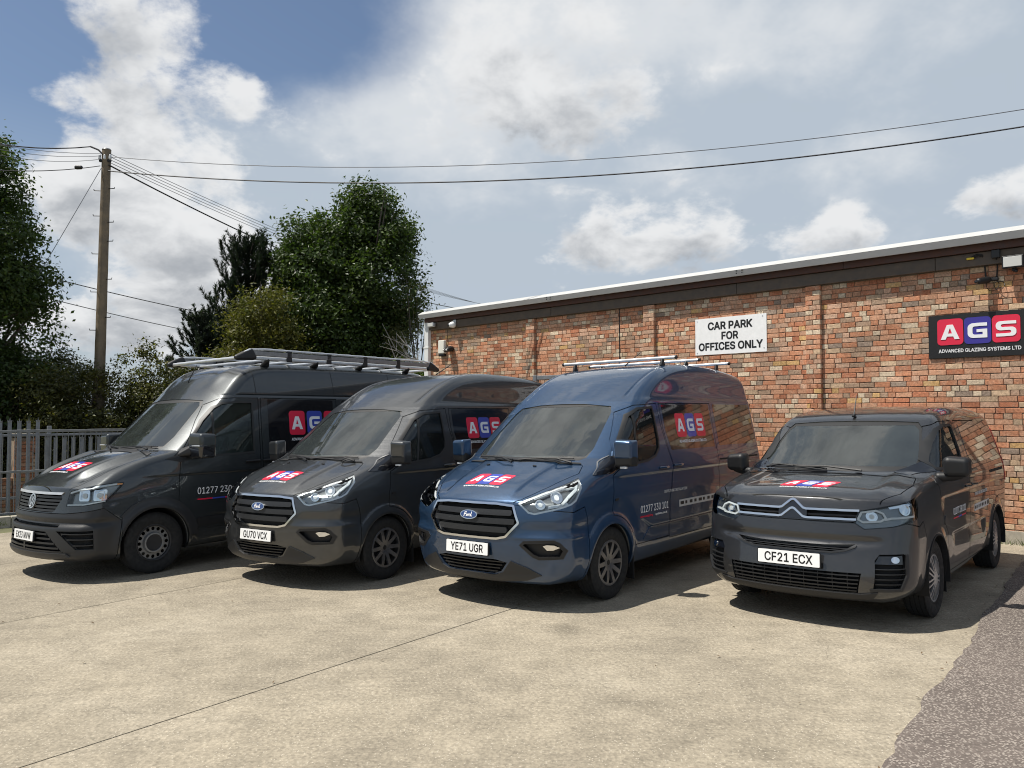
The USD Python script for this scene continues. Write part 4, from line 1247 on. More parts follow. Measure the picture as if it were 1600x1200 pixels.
class Van:
    def __init__(s, kind, name, label, category, pose, paint, group):
        s.k, s.b, s.paint = kind, kind.b, paint
        x, y, th = pose
        n = np.array([-SLOPE[0], -SLOPE[1], 1]); n /= np.linalg.norm(n)
        X = np.array([math.sin(th), math.cos(th), 0]); X -= n * (X @ n); X /= np.linalg.norm(X)
        Y = np.cross(n, X)
        s.O, s.R = np.array([x, y, ground_z(x, y) + .004]), np.stack([X, Y, n])
        s.p = thing(name, label, category, group, matrix=Gf.Matrix4d(*X, 0, *Y, 0, *n, 0, *s.O, 1))

    def world(s, P):
        return s.O + np.asarray(P) @ s.R

    def skin(s, name, m, mat=None, parent=None, **k):
        (V, F), N = s.k.skin(m)
        return put(parent or s.p, name, (V, F), mat or s.paint, normals=N, **k)

    def part(s, name, mesh, mat, parent=None, smooth=35, **k):
        return put(parent or s.p, name, mesh, mat, smooth, **k)

    def both(s, name, mesh, mat, parent=None, smooth=35):
        return s.part(name, mesh, mat, parent, smooth), s.part(name, mirror(mesh), mat, parent, smooth)

    def on(s, name, g, fr, lo, hi, mat, parent=None, h=.03, **k):
        return s.skin(name, s.k.lay(g, fr, lo, hi, h), mat, parent, **k)

    def on_both(s, name, g, fr, lo, hi, mat, h=.03, parents=(None, None)):
        m = s.k.lay(g, fr, lo, hi, h)
        return s.skin(name, m, mat, parents[0]), s.skin(name, mirror(m), mat, parents[1])

    def wheels(s, r, w, rim, style, flap=False):
        tyre, pcs = wheel_meshes(r, w, rim, style)
        for ax, az in s.b.arches:
            half = s.b.look(s.b.W, np.array([ax]), np.array([.5]))[0] - .012
            for side in (-1, 1):
                at = np.array([ax, side * (half - w / 2), r])
                do = (lambda m: m) if side < 0 else mirror
                p = s.part('wheel', (do(tyre)[0] + at, do(tyre)[1]), 'rubber', smooth=25)
                for nm, (mt, m) in pcs.items():
                    v, f = do(m)
                    s.part(nm, (v + at, f), mt, p, smooth=30)

    def logo(s, fr, u0, v0, tw, th, gap, slant=0., name_w=None, name_h=.03, name_dv=.05):
        """Three rounded tiles with a white letter each, and the firm's name beneath."""
        sk = slant / th
        for i, c in enumerate('AGS'):
            x0 = u0 + i * (tw + gap)
            g = affinity.affine_transform(rrect(0, 0, tw, th, min(tw, th) * .16), [1, sk, 0, 1, x0, v0])
            t = s.on('logo_tile', g, fr, .0004, .0016, ['sign_red', 'sign_blue'][i == 1], h=.05)
            k = affinity.affine_transform(letter(c), [tw * .70, th * .54 * sk, 0, th * .54, x0 + tw * .15 + th * .23 * sk, v0 + th * .23])
            s.on('letter', k, fr, .0010, .0026, 'ink_white', parent=t, h=.05)
        w = name_w or 3 * tw + 2 * gap
        m = text('ADVANCED GLAZING SYSTEMS LTD', name_h, w * .94, .0012, True, (u0 + w / 2, v0 - name_dv))
        s.skin('company_name', s.k.print_(m, fr, .0004), 'ink_white')

    def plate(s, reg, x, z, lean=.06):
        o = np.array([x, 0, z])
        U = np.array([math.sin(lean), 0, math.cos(lean)])
        fr = (np.array([0, -1., 0]), U, np.cross(U, np.array([0, -1., 0])))
        fr = (fr[0], fr[1], fr[2] if fr[2][0] > 0 else -fr[2])
        p = s.part('number_plate', plate3(rrect(-.26, -.0555, .26, .0555, .008), .006, fr, o), 'plate_white')
        w = .405 if ' ' in reg else .4
        s.part('registration', standing(text(reg, .070, w, .0012, True), fr, o, .006), 'ink', p, smooth=False)
        s.part('plate_holder', plate3(rrect(-.268, -.064, .268, .060, .01), .012, fr, o, -.013), 'trim')


def interior(kind, cav, bulk, windows, near=None):
    """Everything inside the shell as one lining: what is left of the inside when the cab's free space is taken out."""
    b = kind.b
    cab = prism(cav, LEFT, -1.5, 1.5) ^ b.inner2
    lin = (b.inner ^ prism(sbox(.12, 0, bulk, 3), LEFT, -1.5, 1.5)) - cab
    for w in windows: lin = lin - w
    for ax, az in b.arches:
        lin = lin - manifold3d.Manifold.cylinder(3, b.arch_r + .012, b.arch_r + .012, 56).rotate([90, 0, 0]).translate([ax, 1.5, az])
    return lin


def seat(x, y, z, w=.48, lean=.22, h=.62, head=True):
    c = lambda a, q, r: ((x + a[0], y + q, z + a[1]), r)
    base = hull([c((0, .0), -w / 2 + .06, .06), c((0, 0), w / 2 - .06, .06), c((.42, -.04), -w / 2 + .06, .06), c((.42, -.04), w / 2 - .06, .06)], 1)
    bk = hull([c((.42, .06), -w / 2 + .06, .06), c((.42, .06), w / 2 - .06, .06), c((.42 + lean, h), -w / 2 + .10, .05), c((.42 + lean, h), w / 2 - .10, .05)], 1)
    ms = [base, bk]
    if head: ms.append(hull([c((.45 + lean, h + .12), -.09, .05), c((.45 + lean, h + .12), .09, .05), c((.46 + lean, h + .22), -.08, .045), c((.46 + lean, h + .22), .08, .045)], 1))
    return joined(*ms)


def steering(x, y, z, r=.19, tilt=.55):
    a = np.linspace(0, 2 * np.pi, 33)
    ring = tube(np.stack([0 * a, r * np.cos(a), r * np.sin(a)], 1), .014, 8, False)
    hub = hull([((.0, -.05, 0), .03), ((.0, .05, 0), .03), ((.03, 0, -.05), .03)], 1)
    arms = [tube([(0, 0, 0), (0, sgn * r, -.02)], .014, 6) for sgn in (-1, 1)] + [tube([(0, 0, 0), (0, 0, -r)], .014, 6), tube([(0, 0, 0), (-.25, 0, 0)], .03, 8)]
    V, F = joined(ring, hub, *arms)
    c, q = math.cos(tilt), math.sin(tilt)
    M = np.array([[c, 0, q], [0, 1, 0], [-q, 0, c]])
    return V @ M.T + [x, y, z], F


def wiper(kind, a, b, park):
    """A blade lying on the screen's foot between two places (u, v of the front view) with its arm."""
    P = wrap(kind.b, (np.array([[*a, 0], [*b, 0], [*park, 0], [(a[0] + b[0]) / 2, (a[1] + b[1]) / 2, 0]], float), np.zeros((0, 3), int)), FRONT, .022)[0]
    seg = np.array([P[0] * (1 - t) + P[1] * t for t in np.linspace(0, 1, 9)])
    seg = kind.b.snap(seg, .014)
    arm = np.array([P[2], (P[2] + P[3]) / 2 + [-.01, 0, .02], P[3]])
    return joined(tube(seg, .008, 6), tube(arm, [.012, .009, .007], 6))


# ---------------------------------------------------------------- mid-size panel van with a high roof
def ring(g, w=.003):
    return g.buffer(w)


def pieces(kind, windows, panels, recesses, arches_depth=.34):
    """Cuts the shell: window openings, then each panel out with a gap round it. Returns the leftover shell and the panels."""
    b = kind.b
    shell = b.outer - b.inner
    holes = []
    for ax, az in b.arches:
        c = manifold3d.Manifold.cylinder(arches_depth, b.arch_r, b.arch_r, 72).rotate([90, 0, 0])
        for y in (-1.15 + arches_depth, 1.15):
            holes.append(c.translate([ax, y, az]) if False else manifold3d.Manifold.cylinder(.48, b.arch_r, b.arch_r, 72).rotate([90, 0, 0]).translate([ax, 1.12 if y > 0 else -1.12 + .48, az]))
    cut = manifold3d.Manifold.batch_boolean(holes + windows + recesses, manifold3d.OpType.Add)
    shell = shell - cut
    out = {}
    for nm, g, fr, near, far in panels:
        out[nm] = shell ^ prism(g.buffer(-.004), fr, near, far)
        shell = shell - prism(g.buffer(.004), fr, near, far)
    return shell, out, holes


def arch_liners(kind):
    b = kind.b
    ms = []
    for ax, az in b.arches:
        for s in (-1, 1):
            o = manifold3d.Manifold.cylinder(.40, b.arch_r + .016, b.arch_r + .016, 56).rotate([90, 0, 0]).translate([ax, s * .92 if s > 0 else -.92 + .40, az])
            i = manifold3d.Manifold.cylinder(.385, b.arch_r + .001, b.arch_r + .001, 56).rotate([90, 0, 0]).translate([ax, s * .93 if s > 0 else -.93 + .385, az])
            m = (o - i) ^ prism(sbox(ax - 1, .24, ax + 1, 2), LEFT, -2, 2)
            ms.append(m)
    return [back(m) for m in ms]


class Custom(Kind):
    def __init__(s):
        super().__init__(make_custom())
        P = Polygon
        s.ws = P([(-.70, 1.352), (-.66, 1.325), (-.35, 1.312), (0, 1.308), (.35, 1.312), (.66, 1.325), (.70, 1.352), (.71, 1.44), (.645, 1.80), (.60, 1.868), (.30, 1.898), (0, 1.905), (-.30, 1.898), (-.60, 1.868), (-.645, 1.80), (-.71, 1.44)]).buffer(.012).buffer(-.012)
        s.ws_band = s.ws.difference(P([(-.665, 1.385), (.665, 1.385), (.69, 1.45), (.62, 1.80), (.56, 1.855), (-.56, 1.855), (-.62, 1.80), (-.69, 1.45)]).buffer(.02))
        s.win = P([(1.20, 1.375), (1.32, 1.52), (1.60, 1.765), (1.75, 1.835), (2.03, 1.852), (2.045, 1.75), (2.055, 1.50), (2.03, 1.41), (1.93, 1.335), (1.75, 1.293), (1.50, 1.275), (1.32, 1.26), (1.20, 1.275)]).buffer(.015).buffer(-.015)
        s.sail = P([(.775, 1.195), (1.05, 1.198), (1.19, 1.262), (1.19, 1.372), (1.12, 1.36), (.98, 1.30), (.88, 1.245)])
        s.door = P([(1.045, .46), (1.035, .95), (1.05, 1.18), (1.20, 1.25), (1.13, 1.355), (1.27, 1.52), (1.58, 1.80), (1.74, 1.872), (2.135, 1.895), (2.16, 1.66), (2.235, 1.38), (2.285, 1.22), (2.25, 1.05), (2.20, .90), (2.18, .46)]).difference(Point(1.01, .335).buffer(.46))
        s.slide = P([(2.20, .44), (2.215, .90), (2.265, 1.05), (2.30, 1.22), (2.255, 1.38), (2.20, 1.62), (2.195, 1.895), (3.50, 1.905), (3.48, .44)])
        s.rear_door = P([(-.80, .44), (.80, .44), (.83, 1.2), (.74, 2.18), (-.74, 2.18), (-.83, 1.2)])
        s.bonnet = P([(-.40, .06), (.40, .06), (.53, .15), (.68, .38), (.80, .70), (.74, .86), (.42, .78), (0, .755), (-.42, .78), (-.74, .86), (-.80, .70), (-.68, .38), (-.53, .15)])
        s.grille = P([(-.53, .80), (-.47, .93), (-.30, .945), (.30, .945), (.47, .93), (.53, .80), (.42, .685), (.33, .665), (-.33, .665), (-.42, .685)]).buffer(.012)
        s.fog = P([(.565, .602), (.60, .635), (.86, .648), (.90, .62), (.935, .555), (.905, .485), (.73, .478), (.68, .50)])
        s.lower = P([(-.43, .435), (-.31, .458), (.31, .458), (.43, .435), (.36, .352), (.28, .325), (-.28, .325), (-.36, .352)])
        s.lamp = P([(.445, .972), (.52, 1.005), (.756, 1.085), (.90, 1.128), (1.04, 1.178), (1.055, 1.10), (.975, .985), (.92, .955), (.81, .923), (.70, .898), (.585, .872), (.53, .885)])
        s.bumper = P([(-.2, .20), (-.2, .955), (.10, .955), (.22, .91), (.36, .89), (.54, .925), (.615, .74), (.60, .42), (.575, .20)])
        cuts_w = [prism(s.ws, FRONT, -.5, 2.0), prism_m(s.win, LEFT, -1.4, -.5)]
        rec = [prism(s.grille, FRONT, -.5, .20), prism(s.lower, FRONT, -.5, .20), prism_m(s.fog, FRONT, -.5, .42), prism_m(s.lamp, DIAG, -.6, 1.02)]
        s.shell, s.panel, _ = pieces(s, cuts_w, [
            ('bonnet', s.bonnet, TOP, -2, -.90), ('front_door', s.door, LEFT, -1.4, -.5), ('front_door_001', s.door, flip_frame(LEFT), -1.4, -.5),
            ('sliding_door', s.slide, LEFT, -1.4, -.5), ('rear_door', s.rear_door, REAR, -5.5, -4.6), ('front_bumper', s.bumper, LEFT, -1.5, 1.5)], rec)
        cav = P([(.80, 1.348), (1.22, 1.385), (1.34, 1.37), (1.36, 1.20), (1.42, .95), (1.42, .40), (2.38, .40), (2.38, 2.3), (.8, 2.3)])
        s.lining = interior(s, cav, 2.42, [prism(s.ws, FRONT, -.5, 2.0), prism_m(s.win, LEFT, -1.4, -.5), *rec])
        s.liners = arch_liners(s)


def custom_van(K, pose, paint_name, reg, label, group, bars=False):
    v = Van(K, 'panel_van', label, 'van', pose, paint_name, group)
    b = K.b
    v.skin('body', K.shell)
    for nm in ('bonnet', 'front_door', 'front_door_001', 'sliding_door', 'rear_door', 'front_bumper'):
        v.skin(nm.split('_001')[0], K.panel[nm])
    v.part('cabin_lining', back(K.lining), 'cabin', smooth=40)
    for m in K.liners: v.part('wheel_arch_liner', m, 'deep')
    # glass
    ws = v.on('windscreen', K.ws, FRONT, -.012, -.008, 'pane', h=.05)
    v.on('black_border', K.ws_band, FRONT, -.0075, -.0068, 'seal', parent=ws, h=.05)
    w1, w2 = v.on_both('door_window', K.win, LEFT, -.014, -.010, 'side_pane', h=.06)
    wr = K.win.buffer(.012).difference(K.win.buffer(-.012))
    v.on_both('window_seal', wr, LEFT, -.006, .004, 'seal')
    v.on_both('window_divider', LineString([(1.655, 1.80), (1.51, 1.27)]).buffer(.013).intersection(K.win.buffer(.01)), LEFT, -.012, -.002, 'seal')
    v.on_both('corner_panel', K.sail, LEFT, .0005, .005, 'black_gloss')
    v.on_both('corner_trim', LineString([(.775, 1.20), (.88, 1.252), (.98, 1.307), (1.12, 1.367)]).buffer(.002, cap_style='flat'), LEFT, .004, .006, 'steel_ring')
    pan = Polygon([(2.33, 1.40), (2.27, 1.60), (2.265, 1.865), (3.44, 1.875), (3.43, 1.40)]).buffer(.02)
    v.on_both('side_window_panel', pan, LEFT, -.0005, .0012, 'black_gloss', h=.08)
    pan2 = Polygon([(3.60, 1.41), (3.60, 1.875), (4.70, 1.875), (4.74, 1.41)]).buffer(.02)
    v.on_both('side_window_panel', pan2, LEFT, -.0005, .0012, 'black_gloss', h=.08)
    for fr, mm in ((LEFT, lambda m: m),):
        pass
    v.on_both('sliding_rail', sbox(3.52, 1.215, 4.72, 1.235), LEFT, -.001, .003, 'deep')
    v.on_both('side_moulding', LineString([(1.62, .50), (1.78, .60), (3.42, .605)]).buffer(.008), LEFT, -.001, .007, v.paint)
    # front
    g = K.grille
    v.on('grille', g.buffer(.004), FRONT, -.075, -.070, 'deep', h=.05)
    v.on('grille_surround', g.buffer(.014).difference(g.buffer(-.006)), FRONT, -.02, .008, 'chrome')
    for z in (.885, .805, .728):
        hw = .47 if z == .885 else .50 if z == .805 else .43
        bar = rrect(-hw, z - .026, hw, z + .026, .02)
        v.on('grille_bar', bar, FRONT, -.05, -.012, 'trim_grey')
    e = affinity.scale(Point(0, .850).buffer(1, quad_segs=12), .105, .042)
    bd = v.on('badge', e, FRONT, -.03, .006, 'chrome')
    v.on('badge_plate', affinity.scale(e, .90, .84), FRONT, .004, .0075, 'badge_blue', parent=bd)
    script = [[(-.052, -.018), (-.042, .018), (-.022, .02)], [(-.050, .002), (-.030, .004)], [(-.024, -.010), (-.016, .002), (-.006, -.004), (-.012, -.014), (-.022, -.012)], [(.002, -.014), (.006, .002), (.016, .003)], [(.040, .022), (.032, -.012), (.044, -.014)], [(.034, .0), (.022, -.004), (.026, -.014), (.034, -.010)]]
    sc = unary_union([LineString([(x, y + .850) for x, y in q]).buffer(.0038) for q in script])
    v.on('badge_script', sc, FRONT, .007, .0095, 'ink_white', parent=bd, h=.05)
    v.on('lower_grille', K.lower.buffer(.004), FRONT, -.07, -.065, 'deep', h=.05)
    for z in (.435, .405, .375, .345):
        v.on('lower_grille_slat', sbox(-.42 + (.458 - z) * .9, z - .005, .42 - (.458 - z) * .9, z + .005), FRONT, -.05, -.006, 'trim_grey')
    v.on('bumper_lip', Polygon([(-.62, .40), (-.47, .455), (-.38, .345), (-.29, .318), (.29, .318), (.38, .345), (.47, .455), (.62, .40), (.74, .335), (.60, .285), (.30, .255), (-.30, .255), (-.60, .285), (-.74, .335)]), FRONT, .0, .012, 'trim_grey')
    v.on_both('fog_bezel', K.fog.buffer(.004), FRONT, -.055, -.05, 'trim', h=.05)
    v.on_both('fog_bezel_edge', K.fog.buffer(.004).difference(K.fog.buffer(-.022)), FRONT, -.05, .003, 'trim')
    fl = Polygon([(.765, .596), (.80, .607), (.86, .602), (.90, .580), (.85, .558), (.80, .556)])
    f1, f2 = v.on_both('fog_lamp', fl, FRONT, -.045, -.018, 'reflector')
    # headlamps
    L = K.lamp
    h1, h2 = v.on_both('headlamp', L.buffer(.002), DIAG, -0.0375, -0.0350, 'lamp_dark')
    pr = (h1, h2)
    rim = L.difference(L.buffer(-.016))
    v.on_both('headlamp_edge', rim, DIAG, -0.0350, -0.0030, 'satin', parents=pr)
    drl = LineString([(.90, 1.108), (1.0, 1.125), (.985, 1.085), (.91, 1.035), (.81, .945)]).buffer(.013).intersection(L.buffer(-.01))
    v.on_both('light_strip', drl, DIAG, -0.0250, -0.0050, 'white_lamp', parents=pr)
    v.on_both('light_strip', LineString([(.60, 1.012), (.75, 1.066), (.90, 1.110)]).buffer(.008), DIAG, -0.0250, -0.0060, 'reflector', parents=pr)
    for (cx, cz, r) in ((.795, 1.030, .052), (.640, .965, .045)):
        v.on_both('lamp_ring', Point(cx, cz).buffer(r).difference(Point(cx, cz).buffer(r * .80)), DIAG, -0.0300, -0.0100, 'reflector', parents=pr)
        v.on_both('lamp_bowl', Point(cx, cz).buffer(r * .78), DIAG, -0.0300, -0.0225, 'reflector', parents=pr)
        v.on_both('projector', Point(cx, cz).buffer(r * .42), DIAG, -0.0250, -0.0140, 'white_lamp', parents=pr)
    v.on_both('side_reflector', Polygon([(.70, .925), (.90, .965), (.88, .99), (.71, .955)]), DIAG, -0.0275, -0.0150, 'satin', parents=pr)
    v.on_both('lens', L.buffer(-.001), DIAG, -0.0025, -0.0005, 'lens', h=.05, parents=pr)
    # mirrors
    mir = hull([((1.06, -1.015, 1.365), .03), ((1.06, -1.015, 1.49), .035), ((1.08, -1.140, 1.365), .035), ((1.08, -1.140, 1.48), .04), ((1.15, -1.000, 1.355), .02), ((1.15, -1.000, 1.51), .02), ((1.16, -1.160, 1.355), .02), ((1.16, -1.160, 1.50), .02)])
    low = hull([((1.07, -1.015, 1.29), .03), ((1.085, -1.135, 1.30), .032), ((1.07, -1.015, 1.36), .034), ((1.085, -1.140, 1.36), .036), ((1.16, -1.005, 1.275), .02), ((1.165, -1.155, 1.285), .02), ((1.165, -1.005, 1.36), .02), ((1.165, -1.160, 1.36), .02)])
    arm = hull([((1.17, -.94, 1.270), .04), ((1.12, -1.015, 1.275), .03), ((1.11, -1.055, 1.295), .025), ((1.21, -.94, 1.255), .03)])
    mg = rbox((1.180, -1.160, 1.285), (1.186, -1.000, 1.510), .003)
    ind = rbox((1.06, -1.110, 1.245), (1.085, -1.035, 1.268), .006)
    ms = v.both('mirror', mir, v.paint)
    for q, do in zip(ms, (lambda m: m, mirror)):
        v.part('mirror_base', do(low), 'trim', q)
        v.part('mirror_arm', do(arm), 'trim', q); v.part('mirror_glass', do(mg), 'reflector', q); v.part('indicator', do(ind), 'white_lamp', q)
    # small parts
    for x, z in ((2.06, 1.205), (2.40, 1.215)):
        h = hull([((x - .09, -.992, z), .014), ((x + .09, -.992, z), .014), ((x, -1.012, z), .013)], 1)
        v.both('door_handle', h, v.paint)
    v.on_both('side_repeater', Polygon([(1.07, .93), (1.13, .935), (1.12, .955), (1.07, .952)]), LEFT, 0, .006, 'trim')
    for a, c, p in (((-.62, 1.335), (-.05, 1.318), (.0, 1.29)), ((.02, 1.318), (.60, 1.335), (.62, 1.29))):
        v.part('wiper', wiper(K, a, c, p), 'trim')
    v.on('scuttle', Polygon([(-.72, .87), (-.40, .79), (0, .765), (.40, .79), (.72, .87), (.70, .885), (.40, .83), (0, .81), (-.40, .83), (-.70, .885)]), TOP, .002, .010, 'trim')
    for u in (-.30, .30):
        v.on('washer_jet', rrect(u - .02, .66, u + .02, .675, .005), TOP, 0, .010, 'trim')
    v.part('aerial', tube([(2.98, 0, 2.40), (3.40, 0, 2.60)], [.008, .003], 6), 'trim')
    v.both('tail_lamp', wrap(b, slab(Polygon([(4.84, .95), (4.86, 1.55), (4.93, 1.55), (4.95, .95)]), -.002, .006, .04), LEFT), 'tail_red')
    v.part('rear_bumper', back(b.outer ^ prism(sbox(4.78, .25, 5.2, .46), LEFT, -2, 2)), 'trim')
    v.part('exhaust_tray', rbox((.7, -.70, .20), (4.6, .70, .30), .03), 'deep')
    v.both('mud_flap', rbox((1.43, -.95, .12), (1.445, -.74, .40), .004), 'rubber')
    v.wheels(.343, .215, .215, 'alloy')
    # inside
    for y in (-.46, .10, .50):
        v.part('seat', seat(1.62, y, .98 - .22, .40), 'seat_cloth')
    v.part('steering_wheel', steering(1.30, .46, 1.24), 'trim')
    v.part('rear_view_sensor', rbox((1.55, -.06, 1.795), (1.62, .06, 1.86), .02), 'trim')
    # lettering
    v.logo(TOP, -.265, .255, .148, .19, .006, slant=.06, name_w=.48, name_h=.018, name_dv=.028)
    v.logo(LEFT, 2.52, 1.515, .235, .27, .016, slant=.0, name_w=.74, name_h=.030, name_dv=.047)
    v.skin('telephone_number', K.print_(text('01277 230 101', .072, .60, .0012, False, (1.86, .80)), LEFT), 'ink_white')
    v.skin('web_address', K.print_(joined(text('advancedglazing', .020, .26, .0012, True, (1.68, .725))), LEFT), 'sign_red')
    v.skin('web_address', K.print_(text('systems.co.uk', .020, .26, .0012, True, (2.00, .725)), LEFT), 'ink_white')
    if bars:
        st = v.on('accreditation_sticker', sbox(2.42, .748, 3.44, .825), LEFT, .0004, .0016, 'sticker', h=.2)
        marks = [rrect(2.45 + i * .115, .770, 2.45 + i * .115 + [.085, .05, .07, .06][i % 4], .805, .008) for i in range(8)]
        for q in marks: v.on('sticker_emblem', q, LEFT, .0012, .0022, 'steel_dark', parent=st, h=.2)
        v.on('sticker_emblem', rrect(3.32, .765, 3.43, .812, .008), LEFT, .0012, .0022, 'ink', parent=st, h=.2)
        v.skin('slogan', K.print_(text('SUPPLY AND INSTALLATION', .028, .54, .0012, True, (2.33, .945)), LEFT), 'sticker')
        for x in (2.78, 3.40, 4.30):
            z = 2.445
            rb = v.part('roof_bar', tube([(x, -.80, z), (x, .80, z)], .019, 12), 'satin')
            for y in (-.62, .62):
                top = b.hit(np.array([[x, y, 3.]]), np.array([[0, 0, -1.]]))[0]
                v.part('bar_foot', hull([((x - .03, y, top[2] + .0), .02), ((x + .03, y, top[2] + .0), .02), ((x, y, z - .02), .022)], 1), 'trim', rb)
            for y in (-.80, .80):
                v.part('end_cap', tube([(x, y - .012, z), (x, y + .012, z)], .023, 12), 'trim', rb)
    v.plate(reg, -.012, .548)
    return v


# ---------------------------------------------------------------- large panel van
class Crafter(Kind):
    def __init__(s):
        super().__init__(make_crafter())
        P = Polygon
        s.ws = P([(-.74, 1.475), (-.70, 1.455), (-.35, 1.442), (0, 1.438), (.35, 1.442), (.70, 1.455), (.74, 1.475), (.745, 1.60), (.68, 2.00), (.65, 2.06), (.33, 2.083), (0, 2.088), (-.33, 2.083), (-.65, 2.06), (-.68, 2.00), (-.745, 1.60)]).buffer(.012).buffer(-.012)
        s.ws_band = s.ws.difference(P([(-.70, 1.50), (.70, 1.50), (.715, 1.60), (.645, 1.99), (.60, 2.03), (-.60, 2.03), (-.645, 1.99), (-.715, 1.60)]).buffer(.015))
        s.win = P([(1.44, 1.40), (1.43, 1.52), (1.64, 1.80), (1.80, 1.96), (1.90, 2.015), (2.10, 2.035), (2.325, 2.035), (2.325, 1.375), (1.74, 1.355), (1.50, 1.355)]).buffer(.015).buffer(-.015)
        s.sail = P([(1.12, 1.335), (1.30, 1.29), (1.43, 1.32), (1.42, 1.51), (1.34, 1.42), (1.24, 1.37)])
        s.door = P([(1.285, .60), (1.28, 1.0), (1.295, 1.30), (1.20, 1.345), (1.36, 1.46), (1.60, 1.80), (1.76, 2.00), (1.90, 2.075), (2.10, 2.092), (2.42, 2.092), (2.415, .46), (1.50, .46), (1.45, .56)]).difference(Point(1.0, .352).buffer(.50))
        s.slide = P([(2.45, .46), (2.455, 2.092), (3.74, 2.092), (3.74, .46)])
        s.rear_door = P([(-.82, .46), (.82, .46), (.85, 1.2), (.80, 2.40), (-.80, 2.40), (-.85, 1.2)])
        s.bonnet = P([(-.60, .10), (.60, .10), (.72, .25), (.78, .45), (.80, .80), (.76, 1.00), (.40, .96), (0, .945), (-.40, .96), (-.76, 1.00), (-.80, .80), (-.78, .45), (-.72, .25)])
        s.grille = P([(-.55, .985), (.55, .985), (.585, .93), (.50, .79), (.46, .775), (-.46, .775), (-.50, .79), (-.585, .93)])
        s.lamp = P([(.565, .845), (.60, 1.010), (.70, 1.040), (.893, 1.078), (1.05, 1.094), (1.13, 1.094), (1.128, 1.066), (1.035, .920), (1.0, .882), (.78, .850)])
        s.slot = P([(-.62, .648), (.48, .648), (.53, .612), (-.62, .612)]).union(P([(.62, .648), (-.48, .648), (-.53, .612), (.62, .612)]))
        s.lower = P([(-.44, .565), (.44, .565), (.72, .345), (-.72, .345)])
        s.corner = P([(.47, .575), (.90, .580), (.905, .375), (.72, .375)])
        s.bumper = P([(-.2, .20), (-.2, .765), (.12, .765), (.40, .82), (.60, .665), (.56, .40), (.545, .20)])
        wn = [prism(s.ws, FRONT, -.5, 2.2), prism_m(s.win, LEFT, -1.4, -.5)]
        rec = [prism(s.grille, FRONT, -.5, .26), prism(s.lower, FRONT, -.5, .16), prism_m(s.lamp, DIAG, -.6, 1.06), prism(s.slot, FRONT, -.5, .12), prism_m(s.corner, DIAG, -.6, .86)]
        s.shell, s.panel, _ = pieces(s, wn, [
            ('bonnet', s.bonnet, TOP, -2, -.98), ('front_door', s.door, LEFT, -1.4, -.5), ('front_door_001', s.door, flip_frame(LEFT), -1.4, -.5),
            ('sliding_door', s.slide, LEFT, -1.4, -.5), ('rear_door', s.rear_door, REAR, -6.5, -5.6), ('front_bumper', s.bumper, LEFT, -1.5, 1.5)], rec)
        cav = P([(.98, 1.437), (1.42, 1.482), (1.56, 1.46), (1.58, 1.30), (1.60, 1.05), (1.60, .5), (2.50, .5), (2.50, 2.7), (.9, 2.7)])
        s.lining = interior(s, cav, 2.54, wn + rec)
        s.liners = arch_liners(s)


